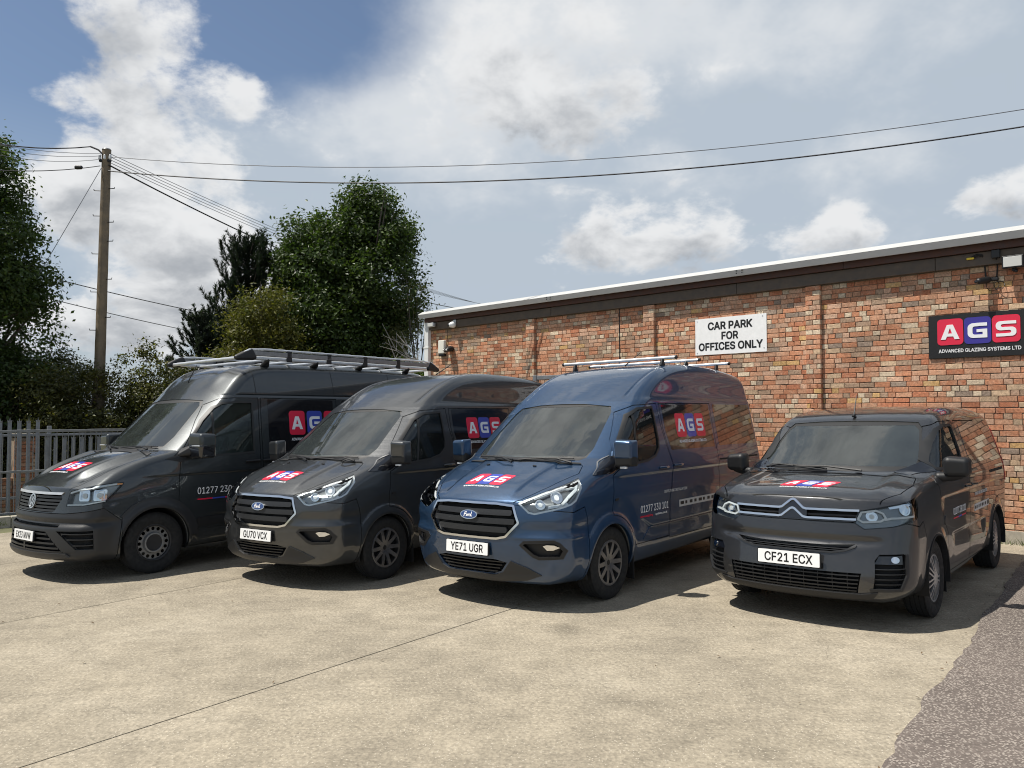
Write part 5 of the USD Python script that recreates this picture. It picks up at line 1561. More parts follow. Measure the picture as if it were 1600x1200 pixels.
def crafter_van(K, pose, paint_name, reg, label):
    v = Van(K, 'panel_van', label, 'van', pose, paint_name, None)
    b = K.b
    v.skin('body', K.shell)
    for nm in ('bonnet', 'front_door', 'front_door_001', 'sliding_door', 'rear_door', 'front_bumper'):
        v.skin(nm.split('_001')[0], K.panel[nm], 'trim_grey' if nm == 'front_bumper' else None)
    v.part('cabin_lining', back(K.lining), 'cabin', smooth=40)
    for m in K.liners: v.part('wheel_arch_liner', m, 'deep')
    ws = v.on('windscreen', K.ws, FRONT, -.012, -.008, 'pane', h=.05)
    v.on('black_border', K.ws_band, FRONT, -.0075, -.0068, 'seal', parent=ws, h=.05)
    v.on_both('door_window', K.win, LEFT, -.014, -.010, 'side_pane', h=.06)
    v.on_both('window_seal', K.win.buffer(.014).difference(K.win.buffer(-.012)), LEFT, -.006, .004, 'seal')
    v.on_both('window_divider', LineString([(1.762, 1.99), (1.742, 1.355)]).buffer(.013), LEFT, -.012, -.002, 'seal')
    v.on_both('corner_panel', K.sail, LEFT, .0005, .005, 'trim')
    v.on_both('side_window_panel', Polygon([(2.58, 1.385), (2.58, 2.06), (3.66, 2.06), (3.66, 1.385)]).buffer(.015), LEFT, -.0005, .0012, 'black_gloss', h=.08)
    v.on_both('side_window_panel', Polygon([(3.86, 1.385), (3.86, 2.06), (5.60, 2.06), (5.60, 1.385)]).buffer(.015), LEFT, -.0005, .0012, 'black_gloss', h=.08)
    for x in (2.44, 3.76, 4.9):
        v.on_both('roof_seam', LineString([(x - .04, 2.13), (x - .085, 2.50)]).buffer(.004), LEFT, -.001, .001, 'deep')
    v.on_both('sliding_rail', sbox(3.78, 1.295, 5.7, 1.315), LEFT, -.001, .003, 'deep')
    for z0, z1 in ((.50, .60),):
        v.on_both('side_moulding', rrect(1.52, z0, 3.72, z1, .02), LEFT, 0, .012, 'trim')
    arch = Point(1.0, .352).buffer(.545, quad_segs=24).difference(Point(1.0, .352).buffer(.421, quad_segs=24)).intersection(sbox(.58, .40, 2, 2))
    v.on_both('arch_moulding', arch.difference(sbox(.3, .2, .6, .70)), LEFT, -.004, .014, 'trim_grey')
    # front
    v.on('grille', K.grille.buffer(.004), FRONT, -.09, -.085, 'deep', h=.05)
    v.on('grille_trim', Polygon([(-.60, .998), (.60, .998), (.57, .970), (-.57, .970)]), FRONT, -.01, .012, 'satin')
    for z in (.945, .907, .869, .831, .795):
        hw = .575 - .5 * max(0, .93 - z)
        v.on('grille_bar', sbox(-hw, z - .012, hw, z + .012), FRONT, -.07, -.006, 'trim_grey')
    bd = v.on('badge', Point(0, .885).buffer(.085, quad_segs=12).difference(Point(0, .885).buffer(.070, quad_segs=12)), FRONT, -.03, .012, 'chrome')
    v.on('badge_back', Point(0, .885).buffer(.070, quad_segs=12), FRONT, -.03, .002, 'trim', parent=bd)
    mono = unary_union([LineString([(-.030, .938), (0, .888), (.030, .938)]).buffer(.0085), LineString([(-.055, .920), (-.026, .838), (0, .880), (.026, .838), (.055, .920)]).buffer(.0085)])
    v.on('badge_letters', mono.intersection(Point(0, .885).buffer(.074)), FRONT, .002, .012, 'chrome', parent=bd)
    v.on('upper_slot', K.slot.buffer(.003), FRONT, -.06, -.055, 'deep', h=.06)
    v.on('lower_grille', K.lower.buffer(.003), FRONT, -.065, -.06, 'deep', h=.06)
    for z in (.540, .490, .440, .390, .350):
        hw = .44 + (.565 - z) * 1.27
        v.on('lower_grille_slat', sbox(-hw, z - .013, hw, z + .006), FRONT, -.05, .004, 'trim_grey')
    v.on('lower_grille_post', sbox(-.02, .345, .02, .44), FRONT, -.05, .006, 'trim_grey')
    v.on_both('corner_grille', K.corner.buffer(.003), DIAG, -.06, -.055, 'deep', h=.06)
    for z in (.545, .485, .42):
        u0 = .50 + (.575 - z) * 1.2
        v.on_both('corner_grille_slat', sbox(u0, z - .006, .90, z + .006), DIAG, -.05, -.004, 'trim_grey')
    v.on('bumper_lip', Polygon([(-.76, .335), (.76, .335), (.80, .30), (.5, .27), (-.5, .27), (-.80, .30)]), FRONT, .004, .022, 'trim_grey')
    L = K.lamp
    pr = v.on_both('headlamp', L.buffer(.002), DIAG, -0.0425, -0.0400, 'lamp_dark')
    v.on_both('headlamp_edge', L.difference(L.buffer(-.008)), DIAG, -0.0400, -0.0030, 'trim', parents=pr)
    v.on_both('light_strip', LineString([(.605, 1.000), (.70, 1.028), (.893, 1.065), (1.05, 1.082), (1.115, 1.084)]).buffer(.015).intersection(L.buffer(-.002)), DIAG, -0.0225, -0.0040, 'white_lamp', parents=pr)
    v.on_both('light_strip', LineString([(.58, .862), (.78, .866), (.99, .898)]).buffer(.007).intersection(L), DIAG, -0.0225, -0.0050, 'satin', parents=pr)
    for cx in (.775, .945):
        sq = rrect(cx - .062, .905, cx + .062, 1.030, .02)
        v.on_both('lamp_ring', sq.difference(sq.buffer(-.018)), DIAG, -0.0350, -0.0110, 'reflector', parents=pr)
        v.on_both('lamp_bowl', sq.buffer(-.016), DIAG, -0.0350, -0.0250, 'reflector', parents=pr)
        v.on_both('projector', Point(cx, .965).buffer(.030), DIAG, -0.0275, -0.0150, 'white_lamp', parents=pr)
    v.on_both('indicator', Polygon([(1.075, 1.068), (1.125, 1.070), (1.12, 1.09), (1.08, 1.088)]), DIAG, -0.0100, -0.0035, 'amber', parents=pr)
    v.on_both('lens', L.buffer(-.001), DIAG, -0.0025, -0.0005, 'lens', h=.05, parents=pr)
    # mirrors
    up = hull([((1.40, -1.09, 1.505), .04), ((1.40, -1.09, 1.60), .04), ((1.42, -1.27, 1.505), .045), ((1.42, -1.27, 1.59), .045), ((1.56, -1.09, 1.50), .03), ((1.56, -1.09, 1.61), .03), ((1.56, -1.28, 1.50), .03), ((1.56, -1.28, 1.60), .03)])
    lo = hull([((1.41, -1.09, 1.36), .035), ((1.42, -1.26, 1.37), .04), ((1.40, -1.09, 1.475), .04), ((1.42, -1.27, 1.475), .045), ((1.56, -1.09, 1.35), .025), ((1.56, -1.27, 1.36), .025), ((1.565, -1.09, 1.48), .02), ((1.565, -1.28, 1.48), .02)])
    arm = hull([((1.36, -.97, 1.40), .06), ((1.30, -.98, 1.38), .03), ((1.44, -1.10, 1.42), .05), ((1.42, -1.10, 1.48), .03)])
    line = rbox((1.365, -1.29, 1.478), (1.50, -1.07, 1.492), .006)
    gl = rbox((1.588, -1.275, 1.36), (1.594, -1.085, 1.61), .003)
    for q, do in zip(v.both('mirror', up, v.paint), (lambda m: m, mirror)):
        v.part('mirror_base', do(lo), 'black_gloss', q); v.part('mirror_arm', do(arm), 'trim', q); v.part('mirror_trim', do(line), 'satin', q); v.part('mirror_glass', do(gl), 'reflector', q)
    for x, z in ((2.30, 1.26), (2.56, 1.26)):
        v.both('door_handle', hull([((x - .10, -1.018, z), .015), ((x + .09, -1.018, z), .015), ((x, -1.04, z), .014)], 1), 'trim')
    v.on_both('side_repeater', rrect(1.20, .985, 1.255, 1.015, .008), LEFT, 0, .006, 'trim')
    for a, c, p in (((-.68, 1.470), (-.08, 1.452), (-.10, 1.43)), ((.0, 1.452), (.66, 1.470), (.60, 1.43))):
        v.part('wiper', wiper(K, a, c, p), 'trim')
    v.on('scuttle', Polygon([(-.76, 1.01), (-.40, .965), (0, .95), (.40, .965), (.76, 1.01), (.74, 1.07), (.40, 1.04), (0, 1.03), (-.40, 1.04), (-.74, 1.07)]), TOP, .001, .006, 'trim')
    v.part('aerial', tube([(1.95, 0, 2.33), (2.08, 0, 2.57)], [.009, .004], 6), 'trim')
    v.part('rear_bumper', back(b.outer ^ prism(sbox(5.80, .25, 6.2, .50), LEFT, -2, 2)), 'trim')
    v.both('tail_lamp', wrap(b, slab(Polygon([(5.84, .95), (5.84, 1.7), (5.92, 1.7), (5.94, .95)]), -.002, .006, .04), LEFT), 'tail_red')
    v.part('chassis', rbox((.7, -.70, .22), (5.6, .70, .32), .03), 'deep')
    v.wheels(.356, .235, .212, 'steel')
    for y in (-.52, .05, .50):
        v.part('seat', seat(1.85, y, .92, .42), 'seat_cloth')
    v.part('steering_wheel', steering(1.52, .46, 1.38), 'trim')
    # roof rack
    rk = v.part('roof_rack', joined(*[tube([(2.16, y, 2.630), (2.30, y, 2.637), (5.86, y, 2.637), (5.98, y, 2.630)], .028, 10) for y in (-.86, .86)]), 'satin')
    for y in (-.86, .86):
        s = 1 if y > 0 else -1
        v.part('side_board', rbox((2.30, y - .010 + .035 * s, 2.665), (5.84, y + .010 + .035 * s, 2.730), .006), 'steel_ring', rk)
        v.part('top_rail', tube([(2.18, y, 2.665), (2.32, y + .03 * s, 2.740), (2.55, y + .03 * s, 2.757), (5.62, y + .03 * s, 2.757), (5.84, y + .03 * s, 2.737), (5.98, y, 2.665)], .016, 8), 'satin', rk)
        for x in (2.27, 5.88):
            e = 1 if x < 3 else -1
            v.part('corner_cap', hull([((x - .12 * e, y, 2.630), .038), ((x + .08 * e, y + .02 * s, 2.725), .036), ((x + .12 * e, y + .02 * s, 2.645), .04), ((x - .03 * e, y, 2.680), .036)], 1), 'trim', rk)
        for x in (2.95, 3.65, 4.35, 5.05):
            v.part('rail_bracket', rbox((x - .045, y - .045, 2.605), (x + .045, y + .055 * s + .03, 2.765), .012), 'trim', rk)
        for x in (2.62, 3.45, 4.30, 5.30):
            z = b.hit(np.array([[x, y * .92, 3.2]]), np.array([[0, 0, -1.]]))[0][2]
            v.part('rack_foot', hull([((x - .05, y * .92, z), .02), ((x + .05, y * .92, z), .02), ((x, y, 2.615), .03)], 1), 'trim', rk)
    v.part('front_roller', tube([(2.20, -.84, 2.630), (2.20, .84, 2.630)], .024, 10), 'satin', rk)
    for x in (2.62, 3.05, 3.45, 3.88, 4.30, 4.80, 5.30, 5.80):
        v.part('cross_bar', tube([(x, -.84, 2.620), (x, .84, 2.620)], .019, 8), 'satin', rk)
    # lettering
    v.logo(TOP, -.30, .370, .175, .21, .006, slant=.08, name_w=.50, name_h=.020, name_dv=.030)
    v.logo(LEFT, 2.90, 1.585, .265, .335, .036, name_w=.84, name_h=.034, name_dv=.06)
    v.skin('telephone_number', K.print_(text('01277 230 101', .080, .66, .0012, False, (1.85, .925)), LEFT), 'ink_white')
    for i, (a, c) in enumerate(((1.52, 1.72), (1.72, 1.90), (1.90, 2.18))):
        v.on('underline', sbox(a, .812, c, .828), LEFT, .0004, .0014, ['sign_red', 'sign_blue'][i == 1], h=.1)
    v.plate(reg, -.045, .505)
    return v


# ---------------------------------------------------------------- small van
class Small(Kind):
    def __init__(s):
        super().__init__(make_small())
        P = Polygon
        s.ws = P([(-.72, 1.248), (-.66, 1.222), (-.33, 1.208), (0, 1.204), (.33, 1.208), (.66, 1.222), (.72, 1.248), (.72, 1.32), (.645, 1.60), (.60, 1.652), (.30, 1.668), (0, 1.672), (-.30, 1.668), (-.60, 1.652), (-.645, 1.60), (-.72, 1.32)]).buffer(.012).buffer(-.012)
        s.ws_band = s.ws.difference(P([(-.675, 1.275), (.675, 1.275), (.68, 1.34), (.615, 1.575), (.57, 1.615), (-.57, 1.615), (-.615, 1.575), (-.68, 1.34)]).buffer(.015))
        s.win = P([(1.30, 1.235), (1.32, 1.30), (1.55, 1.46), (1.75, 1.575), (1.88, 1.612), (2.14, 1.618), (2.20, 1.60), (2.20, 1.36), (2.15, 1.27), (2.05, 1.235), (1.7, 1.222)]).buffer(.015).buffer(-.015)
        s.rwin = P([(2.50, 1.62), (3.60, 1.59), (3.68, 1.44), (3.70, 1.24), (2.60, 1.215), (2.48, 1.30)]).buffer(.03).buffer(-.03)
        s.sail = P([(1.02, 1.185), (1.28, 1.215), (1.30, 1.295), (1.16, 1.24)])
        s.door = P([(1.10, .985), (1.06, 1.13), (1.18, 1.235), (1.50, 1.46), (1.74, 1.61), (1.88, 1.655), (2.24, 1.66), (2.32, 1.62), (2.33, 1.35), (2.28, 1.15), (2.30, .30), (1.40, .30), (1.39, .65), (1.22, .80)]).difference(Point(.94, .325).buffer(.435))
        s.slide = P([(2.33, .30), (2.31, 1.15), (2.36, 1.35), (2.35, 1.66), (3.30, 1.65), (3.28, .30)])
        s.rear_door = P([(-.74, .45), (.74, .45), (.78, 1.0), (.66, 1.66), (-.66, 1.66), (-.78, 1.0)])
        s.bonnet = P([(-.66, .24), (-.48, .175), (0, .145), (.48, .175), (.66, .24), (.77, .42), (.80, .70), (.76, .95), (.38, .93), (0, .92), (-.38, .93), (-.76, .95), (-.80, .70), (-.77, .42)])
        s.lamp = P([(.440, .850), (.480, .945), (.592, .970), (.75, 1.002), (.93, 1.038), (.985, 1.050), (.965, .99), (.925, .885), (.86, .858), (.70, .822), (.50, .800)])
        s.slot = P([(-.53, .940), (.53, .940), (.51, .876), (-.51, .876)])
        s.upper = P([(-.50, .682), (-.25, .668), (.25, .668), (.50, .682), (.43, .640), (.33, .618), (-.33, .618), (-.43, .640)])
        s.lower = P([(-.55, .462), (.55, .462), (.52, .305), (-.52, .305)])
        s.fog = P([(.535, .565), (.575, .612), (.755, .618), (.775, .60), (.765, .45), (.715, .345), (.505, .34), (.52, .45)])
        s.bumper = P([(-.2, .19), (-.2, .858), (.30, .85), (.44, .815), (.56, .85), (.64, .70), (.57, .54), (.54, .19)])
        wn = [prism(s.ws, FRONT, -.5, 2.0), prism_m(s.win, LEFT, -1.4, -.45)]
        rec = [prism(s.slot, FRONT, -.5, .22), prism(s.upper, FRONT, -.5, .16), prism(s.lower, FRONT, -.5, .14), prism_m(s.lamp, DIAG, -.6, .94), prism_m(s.fog, DIAG, -.6, .72)]
        s.shell, s.panel, _ = pieces(s, wn, [
            ('bonnet', s.bonnet, TOP, -2, -.98), ('front_door', s.door, LEFT, -1.4, -.45), ('front_door_001', s.door, flip_frame(LEFT), -1.4, -.45),
            ('sliding_door', s.slide, LEFT, -1.4, -.45), ('rear_door', s.rear_door, REAR, -5, -4.1), ('front_bumper', s.bumper, LEFT, -1.5, 1.5)], rec)
        cav = P([(.93, 1.205), (1.34, 1.25), (1.47, 1.235), (1.50, 1.08), (1.55, .85), (1.55, .35), (2.42, .35), (2.42, 2.2), (.8, 2.2)])
        s.lining = interior(s, cav, 2.46, wn + rec)
        s.liners = arch_liners(s)


def small_van(K, pose, paint_name, reg, label):
    v = Van(K, 'small_van', label, 'van', pose, paint_name, None)
    b = K.b
    v.skin('body', K.shell)
    for nm in ('bonnet', 'front_door', 'front_door_001', 'sliding_door', 'rear_door', 'front_bumper'):
        v.skin(nm.split('_001')[0], K.panel[nm])
    v.part('cabin_lining', back(K.lining), 'cabin', smooth=40)
    for m in K.liners: v.part('wheel_arch_liner', m, 'deep')
    ws = v.on('windscreen', K.ws, FRONT, -.012, -.008, 'pane', h=.05)
    v.on('black_border', K.ws_band, FRONT, -.0075, -.0068, 'seal', parent=ws, h=.05)
    v.on_both('door_window', K.win, LEFT, -.014, -.010, 'side_pane', h=.06)
    v.on_both('window_seal', K.win.buffer(.014).difference(K.win.buffer(-.012)), LEFT, -.006, .004, 'seal')
    v.on_both('side_window_panel', K.rwin, LEFT, -.0005, .003, 'black_gloss', h=.08)
    v.on_both('corner_panel', K.sail, LEFT, .0005, .004, 'black_gloss')
    v.on_both('sliding_rail', sbox(3.32, 1.085, 4.05, 1.115), LEFT, -.001, .003, 'deep')
    v.on_both('fuel_cap', Point(1.27, .785).buffer(.045), LEFT, .0, .006, v.paint)
    # front: two chrome strips that rise into chevrons
    v.on('front_slot', K.slot.buffer(.004), FRONT, -.055, -.05, 'deep', h=.06)
    chev = lambda z, w: LineString([(-w, z), (-.115, z), (-.09, z + .006), (-.018, z + .066), (0, z + .072), (.018, z + .066), (.09, z + .006), (.115, z), (w, z)])
    for z, w in ((.946, .52), (.876, .50)):
        v.on('chrome_strip', chev(z, w).buffer(.0085, cap_style='flat'), FRONT, -.03, .014, 'chrome')
    v.on('chevron_back', Polygon([(-.12, .934), (-.02, .995), (0, 1.000), (.02, .995), (.12, .934), (.12, .866), (-.12, .866)]), FRONT, -.02, .004, 'black_gloss')
    v.on('slot_bar', sbox(-.50, .902, .50, .914), FRONT, -.04, -.008, 'trim')
    v.on('upper_grille', K.upper.buffer(.003), FRONT, -.06, -.055, 'deep', h=.06)
    v.on('upper_grille_lip', Polygon([(-.51, .672), (-.43, .640), (-.33, .618), (.33, .618), (.43, .640), (.51, .672), (.50, .655), (.43, .624), (.33, .604), (-.33, .604), (-.43, .624), (-.50, .655)]), FRONT, -.01, .010, 'trim_grey')
    for z in (.648, .632):
        v.on('upper_grille_slat', sbox(-.44, z - .003, .44, z + .003), FRONT, -.05, -.012, 'trim_grey')
    v.on('lower_grille', K.lower.buffer(.003), FRONT, -.06, -.055, 'deep', h=.06)
    for z in (.440, .408, .376, .344, .318):
        v.on('lower_grille_slat', sbox(-.54 + (.462 - z) * .19, z - .005, .54 - (.462 - z) * .19, z + .005), FRONT, -.045, -.004, 'trim_grey')
    for u in np.linspace(-.45, .45, 9):
        v.on('lower_grille_bar', sbox(u - .003, .31, u + .003, .458), FRONT, -.05, -.012, 'trim')
    v.on('bumper_lip', Polygon([(-.66, .320), (-.54, .300), (.54, .300), (.66, .320), (.62, .27), (.3, .245), (-.3, .245), (-.62, .27)]), FRONT, .0, .014, 'trim')
    v.on_both('fog_bezel', K.fog.buffer(.003), DIAG, -.05, -.045, 'deep', h=.06)
    v.on_both('fog_bezel_edge', LineString([(.495, .335), (.715, .338), (.772, .45), (.780, .605)]).buffer(.011), DIAG, -.03, .008, 'satin' if False else 'trim_grey')
    for z in (.50, .46, .42, .38):
        v.on_both('fog_grille_slat', sbox(.52, z - .004, .765 - max(0, .45 - z) * .5, z + .004), DIAG, -.035, -.008, 'trim_grey')
    v.on_both('fog_panel', Polygon([(.53, .54), (.57, .60), (.75, .605), (.76, .535)]), DIAG, -.04, -.018, 'black_gloss')
    v.on_both('fog_lamp', affinity.scale(Point(.685, .572).buffer(.034), 1, .75), DIAG, -.02, -.010, 'reflector')
    L = K.lamp
    pr = v.on_both('headlamp', L.buffer(.002), DIAG, -0.0375, -0.0350, 'lamp_dark')
    v.on_both('headlamp_edge', L.difference(L.buffer(-.007)), DIAG, -0.0350, -0.0030, 'trim', parents=pr)
    v.on_both('light_strip', LineString([(.50, .935), (.60, .952), (.645, .930), (.66, .892), (.62, .868), (.50, .858), (.47, .88), (.495, .925)]).buffer(.0075), DIAG, -0.0225, -0.0050, 'white_lamp', parents=pr)
    v.on_both('light_strip', LineString([(.655, .882), (.70, .892), (.90, .905), (.925, .93), (.945, 1.02)]).buffer(.008).intersection(L.buffer(-.004)), DIAG, -0.0225, -0.0050, 'white_lamp', parents=pr)
    for cx, cz, r in ((.565, .905, .040), (.815, .962, .048)):
        v.on_both('lamp_ring', Point(cx, cz).buffer(r).difference(Point(cx, cz).buffer(r * .8)), DIAG, -0.0300, -0.0110, 'reflector', parents=pr)
        v.on_both('lamp_bowl', Point(cx, cz).buffer(r * .79), DIAG, -0.0300, -0.0210, 'reflector', parents=pr)
    v.on_both('projector', Point(.565, .905).buffer(.019), DIAG, -0.0250, -0.0130, 'white_lamp', parents=pr)
    v.on_both('reflector_strip', Polygon([(.69, .985), (.93, 1.03), (.91, 1.0), (.70, .965)]).intersection(L.buffer(-.004)), DIAG, -0.0300, -0.0150, 'reflector', parents=pr)
    v.on_both('lens', L.buffer(-.001), DIAG, -0.0025, -0.0005, 'lens', h=.05, parents=pr)
    mir = hull([((1.22, -.965, 1.215), .045), ((1.22, -.965, 1.30), .05), ((1.24, -1.075, 1.22), .05), ((1.24, -1.075, 1.29), .05), ((1.32, -.96, 1.21), .03), ((1.32, -.96, 1.32), .03), ((1.32, -1.09, 1.215), .03), ((1.32, -1.09, 1.31), .03)])
    arm = hull([((1.24, -.88, 1.165), .045), ((1.30, -.88, 1.165), .04), ((1.26, -.99, 1.165), .03), ((1.26, -1.05, 1.18), .025)])
    gl = rbox((1.348, -1.09, 1.21), (1.354, -.955, 1.32), .003)
    for q, do in zip(v.both('mirror', mir, 'trim'), (lambda m: m, mirror)):
        v.part('mirror_arm', do(arm), 'trim', q); v.part('mirror_glass', do(gl), 'reflector', q)
    for x in (2.16, 2.44):
        v.both('door_handle', hull([((x - .09, -.928, 1.03), .014), ((x + .08, -.928, 1.03), .014), ((x, -.950, 1.03), .013)], 1), v.paint)
    for a, c, p in (((-.62, 1.232), (-.02, 1.216), (.30, 1.20)), ((-.60, 1.238), (-.1, 1.224), (-.64, 1.21))):
        v.part('wiper', wiper(K, a, c, p), 'trim')
    v.on('scuttle', Polygon([(-.76, .955), (-.38, .935), (0, .925), (.38, .935), (.76, .955), (.72, 1.03), (.38, 1.0), (0, .99), (-.38, 1.0), (-.72, 1.03)]), TOP, .001, .005, 'black_gloss')
    v.part('aerial', joined(tube([(1.80, 0, 1.73), (1.90, 0, 1.93)], [.008, .004], 6), hull([((1.78, 0, 1.722), .016), ((1.84, 0, 1.735), .012)], 1)), 'trim')
    v.both('mud_flap', rbox((1.33, -.88, .14), (1.34, -.70, .34), .004), 'rubber')
    v.part('rear_bumper', back(b.outer ^ prism(sbox(4.1, .22, 5, .52), LEFT, -2, 2)), 'trim')
    v.both('tail_lamp', wrap(b, slab(Polygon([(4.18, .95), (4.12, 1.55), (4.20, 1.58), (4.30, .95)]), -.002, .008, .04), LEFT), 'tail_red')
    v.part('chassis', rbox((.6, -.62, .19), (4.1, .62, .27), .03), 'deep')
    v.wheels(.326, .205, .206, 'cover')
    for y in (-.38, .38):
        v.part('seat', seat(1.62, y, .62, .48, .24, .58), 'seat_cloth')
    v.part('steering_wheel', steering(1.42, .38, 1.10), 'trim')
    v.part('rear_view_sensor', rbox((1.68, -.06, 1.56), (1.75, .06, 1.615), .02), 'trim')
    v.logo(TOP, -.21, .345, .135, .24, .006, slant=.05, name_w=.44, name_h=.022, name_dv=.030)
    v.logo(LEFT, 2.60, 1.365, .17, .19, .012, name_w=.50, name_h=.022, name_dv=.035)
    v.skin('telephone_number', K.print_(text('01277 230 101', .062, .52, .0012, False, (1.83, .83)), LEFT), 'ink_white')
    for i, (a, c) in enumerate(((1.58, 1.78), (1.78, 1.92), (1.92, 2.10))):
        v.on('underline', sbox(a, .760, c, .772), LEFT, .0004, .0014, ['sign_red', 'sign_blue'][i == 1], h=.1)
    v.skin('slogan', K.print_(text('SUPPLY AND INSTALLATION', .030, .62, .0012, True, (2.85, .915)), LEFT), 'sticker')
    st = v.on('accreditation_sticker', sbox(2.50, .745, 3.24, .815), LEFT, .0004, .0016, 'sticker', h=.2)
    marks = [rrect(2.52 + i * .085, .765, 2.52 + i * .085 + [.06, .04, .05, .045][i % 4], .797, .006) for i in range(7)]
    for q in marks: v.on('sticker_emblem', q, LEFT, .0012, .0022, 'steel_dark', parent=st, h=.2)
    v.on('sticker_emblem', rrect(3.14, .758, 3.23, .804, .006), LEFT, .0012, .0022, 'ink', parent=st, h=.2)
    v.plate(reg, -.030, .545)
    return v


# ---------------------------------------------------------------- fences, pole and wires
plain('pole_wood', (.15, .115, .075), .9, grain=.4, scale=5, bump=.5)
plain('old_steel', (.17, .178, .18), .6, metal=.3, grain=.25, scale=9)
plain('wire', (.03, .03, .034), .6)
plain('wire_grey', (.10, .105, .12), .6)
FO, FD = np.array([-10.9, 13.35]), np.array([.733, .680])


def fence_matrix(o, d):
    return Gf.Matrix4d(d[0], d[1], 0, 0, -d[1], d[0], 0, 0, 0, 0, 1, 0, o[0], o[1], float(ground_z(*o)), 1)


f_ = thing('metal_railing', 'grey steel railing with thin upright bars at the left edge of the yard', 'railing', matrix=fence_matrix(FO, FD))
LEN, DZ = 5.2, float(ground_z(*(FO + FD)) - ground_z(*FO))
for z_, r_ in ((1.70, .026), (.93, .022), (.14, .026)):
    put(f_, 'rail', rbox((0, -r_, z_ - r_), (LEN, r_, z_ + r_), .006), 'old_steel', 30)
for k in range(51):
    x_ = .06 + k * .1
    put(f_, 'bar', tube([(x_, 0, .16), (x_, 0, 1.68)], .0075, 6), 'old_steel', 30)
for x_ in (0., 4.1, LEN):
    put(f_, 'post', rbox((x_ - .03, -.03, -.2), (x_ + .03, .03, 1.72), .006), 'old_steel', 30)
pf = thing('palisade_fence', 'grey palisade fence with spiked tops behind the railing', 'fence', matrix=fence_matrix(FO + np.array([-.75, .85]), FD))
for k in range(34):
    x_ = .05 + k * .165
    tall = k < 16
    h_ = 1.97 + rng.normal(0, .006) if tall else 1.62
    w_ = .036
    g_ = Polygon([(x_ - w_, .05), (x_ + w_, .05), (x_ + w_, h_ - .10), (x_ + w_ * 1.15, h_ - .05), (x_ + w_ * .35, h_ - .075), (x_, h_), (x_ - w_ * .35, h_ - .075), (x_ - w_ * 1.15, h_ - .05), (x_ - w_, h_ - .10)])
    V, F = slab(g_, 0, .004, .2)
    V = np.stack([V[:, 0], -.02 - .014 * (1 - np.abs(V[:, 0] - x_) / w_) + V[:, 2], V[:, 1]], 1)
    put(pf, 'pale', (V, F[:, ::-1]), 'galvanised', False)
for z_ in (1.62, .35):
    put(pf, 'rail', rbox((0, -.002, z_ - .025), (5.6, .03, z_ + .025), .005), 'galvanised', 30)
for x_ in (.0, 2.75, 5.5):
    put(pf, 'post', rbox((x_ - .04, .032, -.2), (x_ + .04, .10, 1.8), .006), 'galvanised', 30)


def small_bricks(parent, x0, x1, y0, y1, z0, z1):
    bs, cs = [], []
    z = z0
    k = 0
    while z < z1 - .03:
        for (a0, a1, side) in ((x0, x1, 0), (y0, y1, 1)):
            u = a0 - (.11 if k % 2 else 0)
            while u < a1 - .01:
                b0, b1 = max(u, a0), min(u + .215, a1)
                if b1 - b0 > .02:
                    V, F = brick_box(b0, b1, z, z + .066, 0, .04)
                    if side == 0: V = V + [0, y0, 0]
                    else: V = np.stack([x1 - V[:, 1], V[:, 0], V[:, 2]], 1)
                    bs.append((V, F)); cs.append(np.repeat((brick_tone(False) * .8)[None], len(V), 0))
                u += .225
        z += .076; k += 1
    colours(put(parent, 'brickwork', joined(*bs), 'brick', False, kind='stuff'), np.vstack(cs))


bp = thing('brick_pier', 'low red brick wall with a taller pier behind the palisade fence', 'wall', matrix=fence_matrix(FO + np.array([-.9, 1.35]), FD))
put(bp, 'pier', bx((1.98, .01, -.3), (2.37, .4, 1.56)), 'mortar', False)
put(bp, 'low_wall', bx((-.5, .05, -.3), (5.4, .3, .72)), 'mortar', False)
small_bricks(bp, 1.97, 2.38, 0, .4, -.1, 1.58)
small_bricks(bp, -.5, 1.96, .04, .3, -.1, .74)
small_bricks(bp, 2.4, 5.4, .04, .3, -.1, .74)
put(bp, 'cap', rbox((1.94, -.03, 1.585), (2.41, .43, 1.64), .01), 'kerb_stone', 30)
kb = thing('kerb', 'pale concrete kerb along the foot of the railing', 'kerb', matrix=fence_matrix(FO + np.array([.36, -.40]), FD))
for k in range(6):
    put(kb, 'kerb_stone', rbox((k * .915 + .004, -.07, -.2), (k * .915 + .911, .07, .15), .015), 'kerb_stone', 30)

# pole
PB, PT = np.array([-9.70, 18., -.55]), np.array([-9.60, 18., 7.93])
p_ = thing('utility_pole', 'tall brown wooden utility pole with step irons above the shrubs', 'pole')
put(p_, 'shaft', tube([PB, (PB + PT) / 2, PT], [.135, .115, .098], 16), 'pole_wood', 40)
put(p_, 'cap', tube([PT + [0, 0, .002], PT + [0, 0, .03]], [.104, .09], 16), 'steel_ring', 40)
ax_ = (PT - PB) / np.linalg.norm(PT - PB)
for k, (h_, s_) in enumerate([(7.0, 1), (6.35, -1), (6.2, 1), (5.75, 1), (5.45, -1), (4.85, 1), (4.55, -1), (3.95, 1), (3.65, -1), (6.95, -1)]):
    c_ = PB + ax_ * ((h_ - PB[2]) / ax_[2])
    put(p_, 'step_iron', tube([c_ + [s_ * .08, -.03, 0], c_ + [s_ * .24, -.05, 0], c_ + [s_ * .245, -.05, .035]], .010, 6), 'steel_dark', 40)
top = lambda dz, dx=0: PT + np.array([dx, -.08, dz])
put(p_, 'bracket', joined(rbox(top(-.30, -.14), top(-.24, .14) + [0, .05, 0], .01), tube([top(-.12, -.05), top(-.02, -.15), top(.06, -.34)], .02, 8)), 'steel_dark', 40)
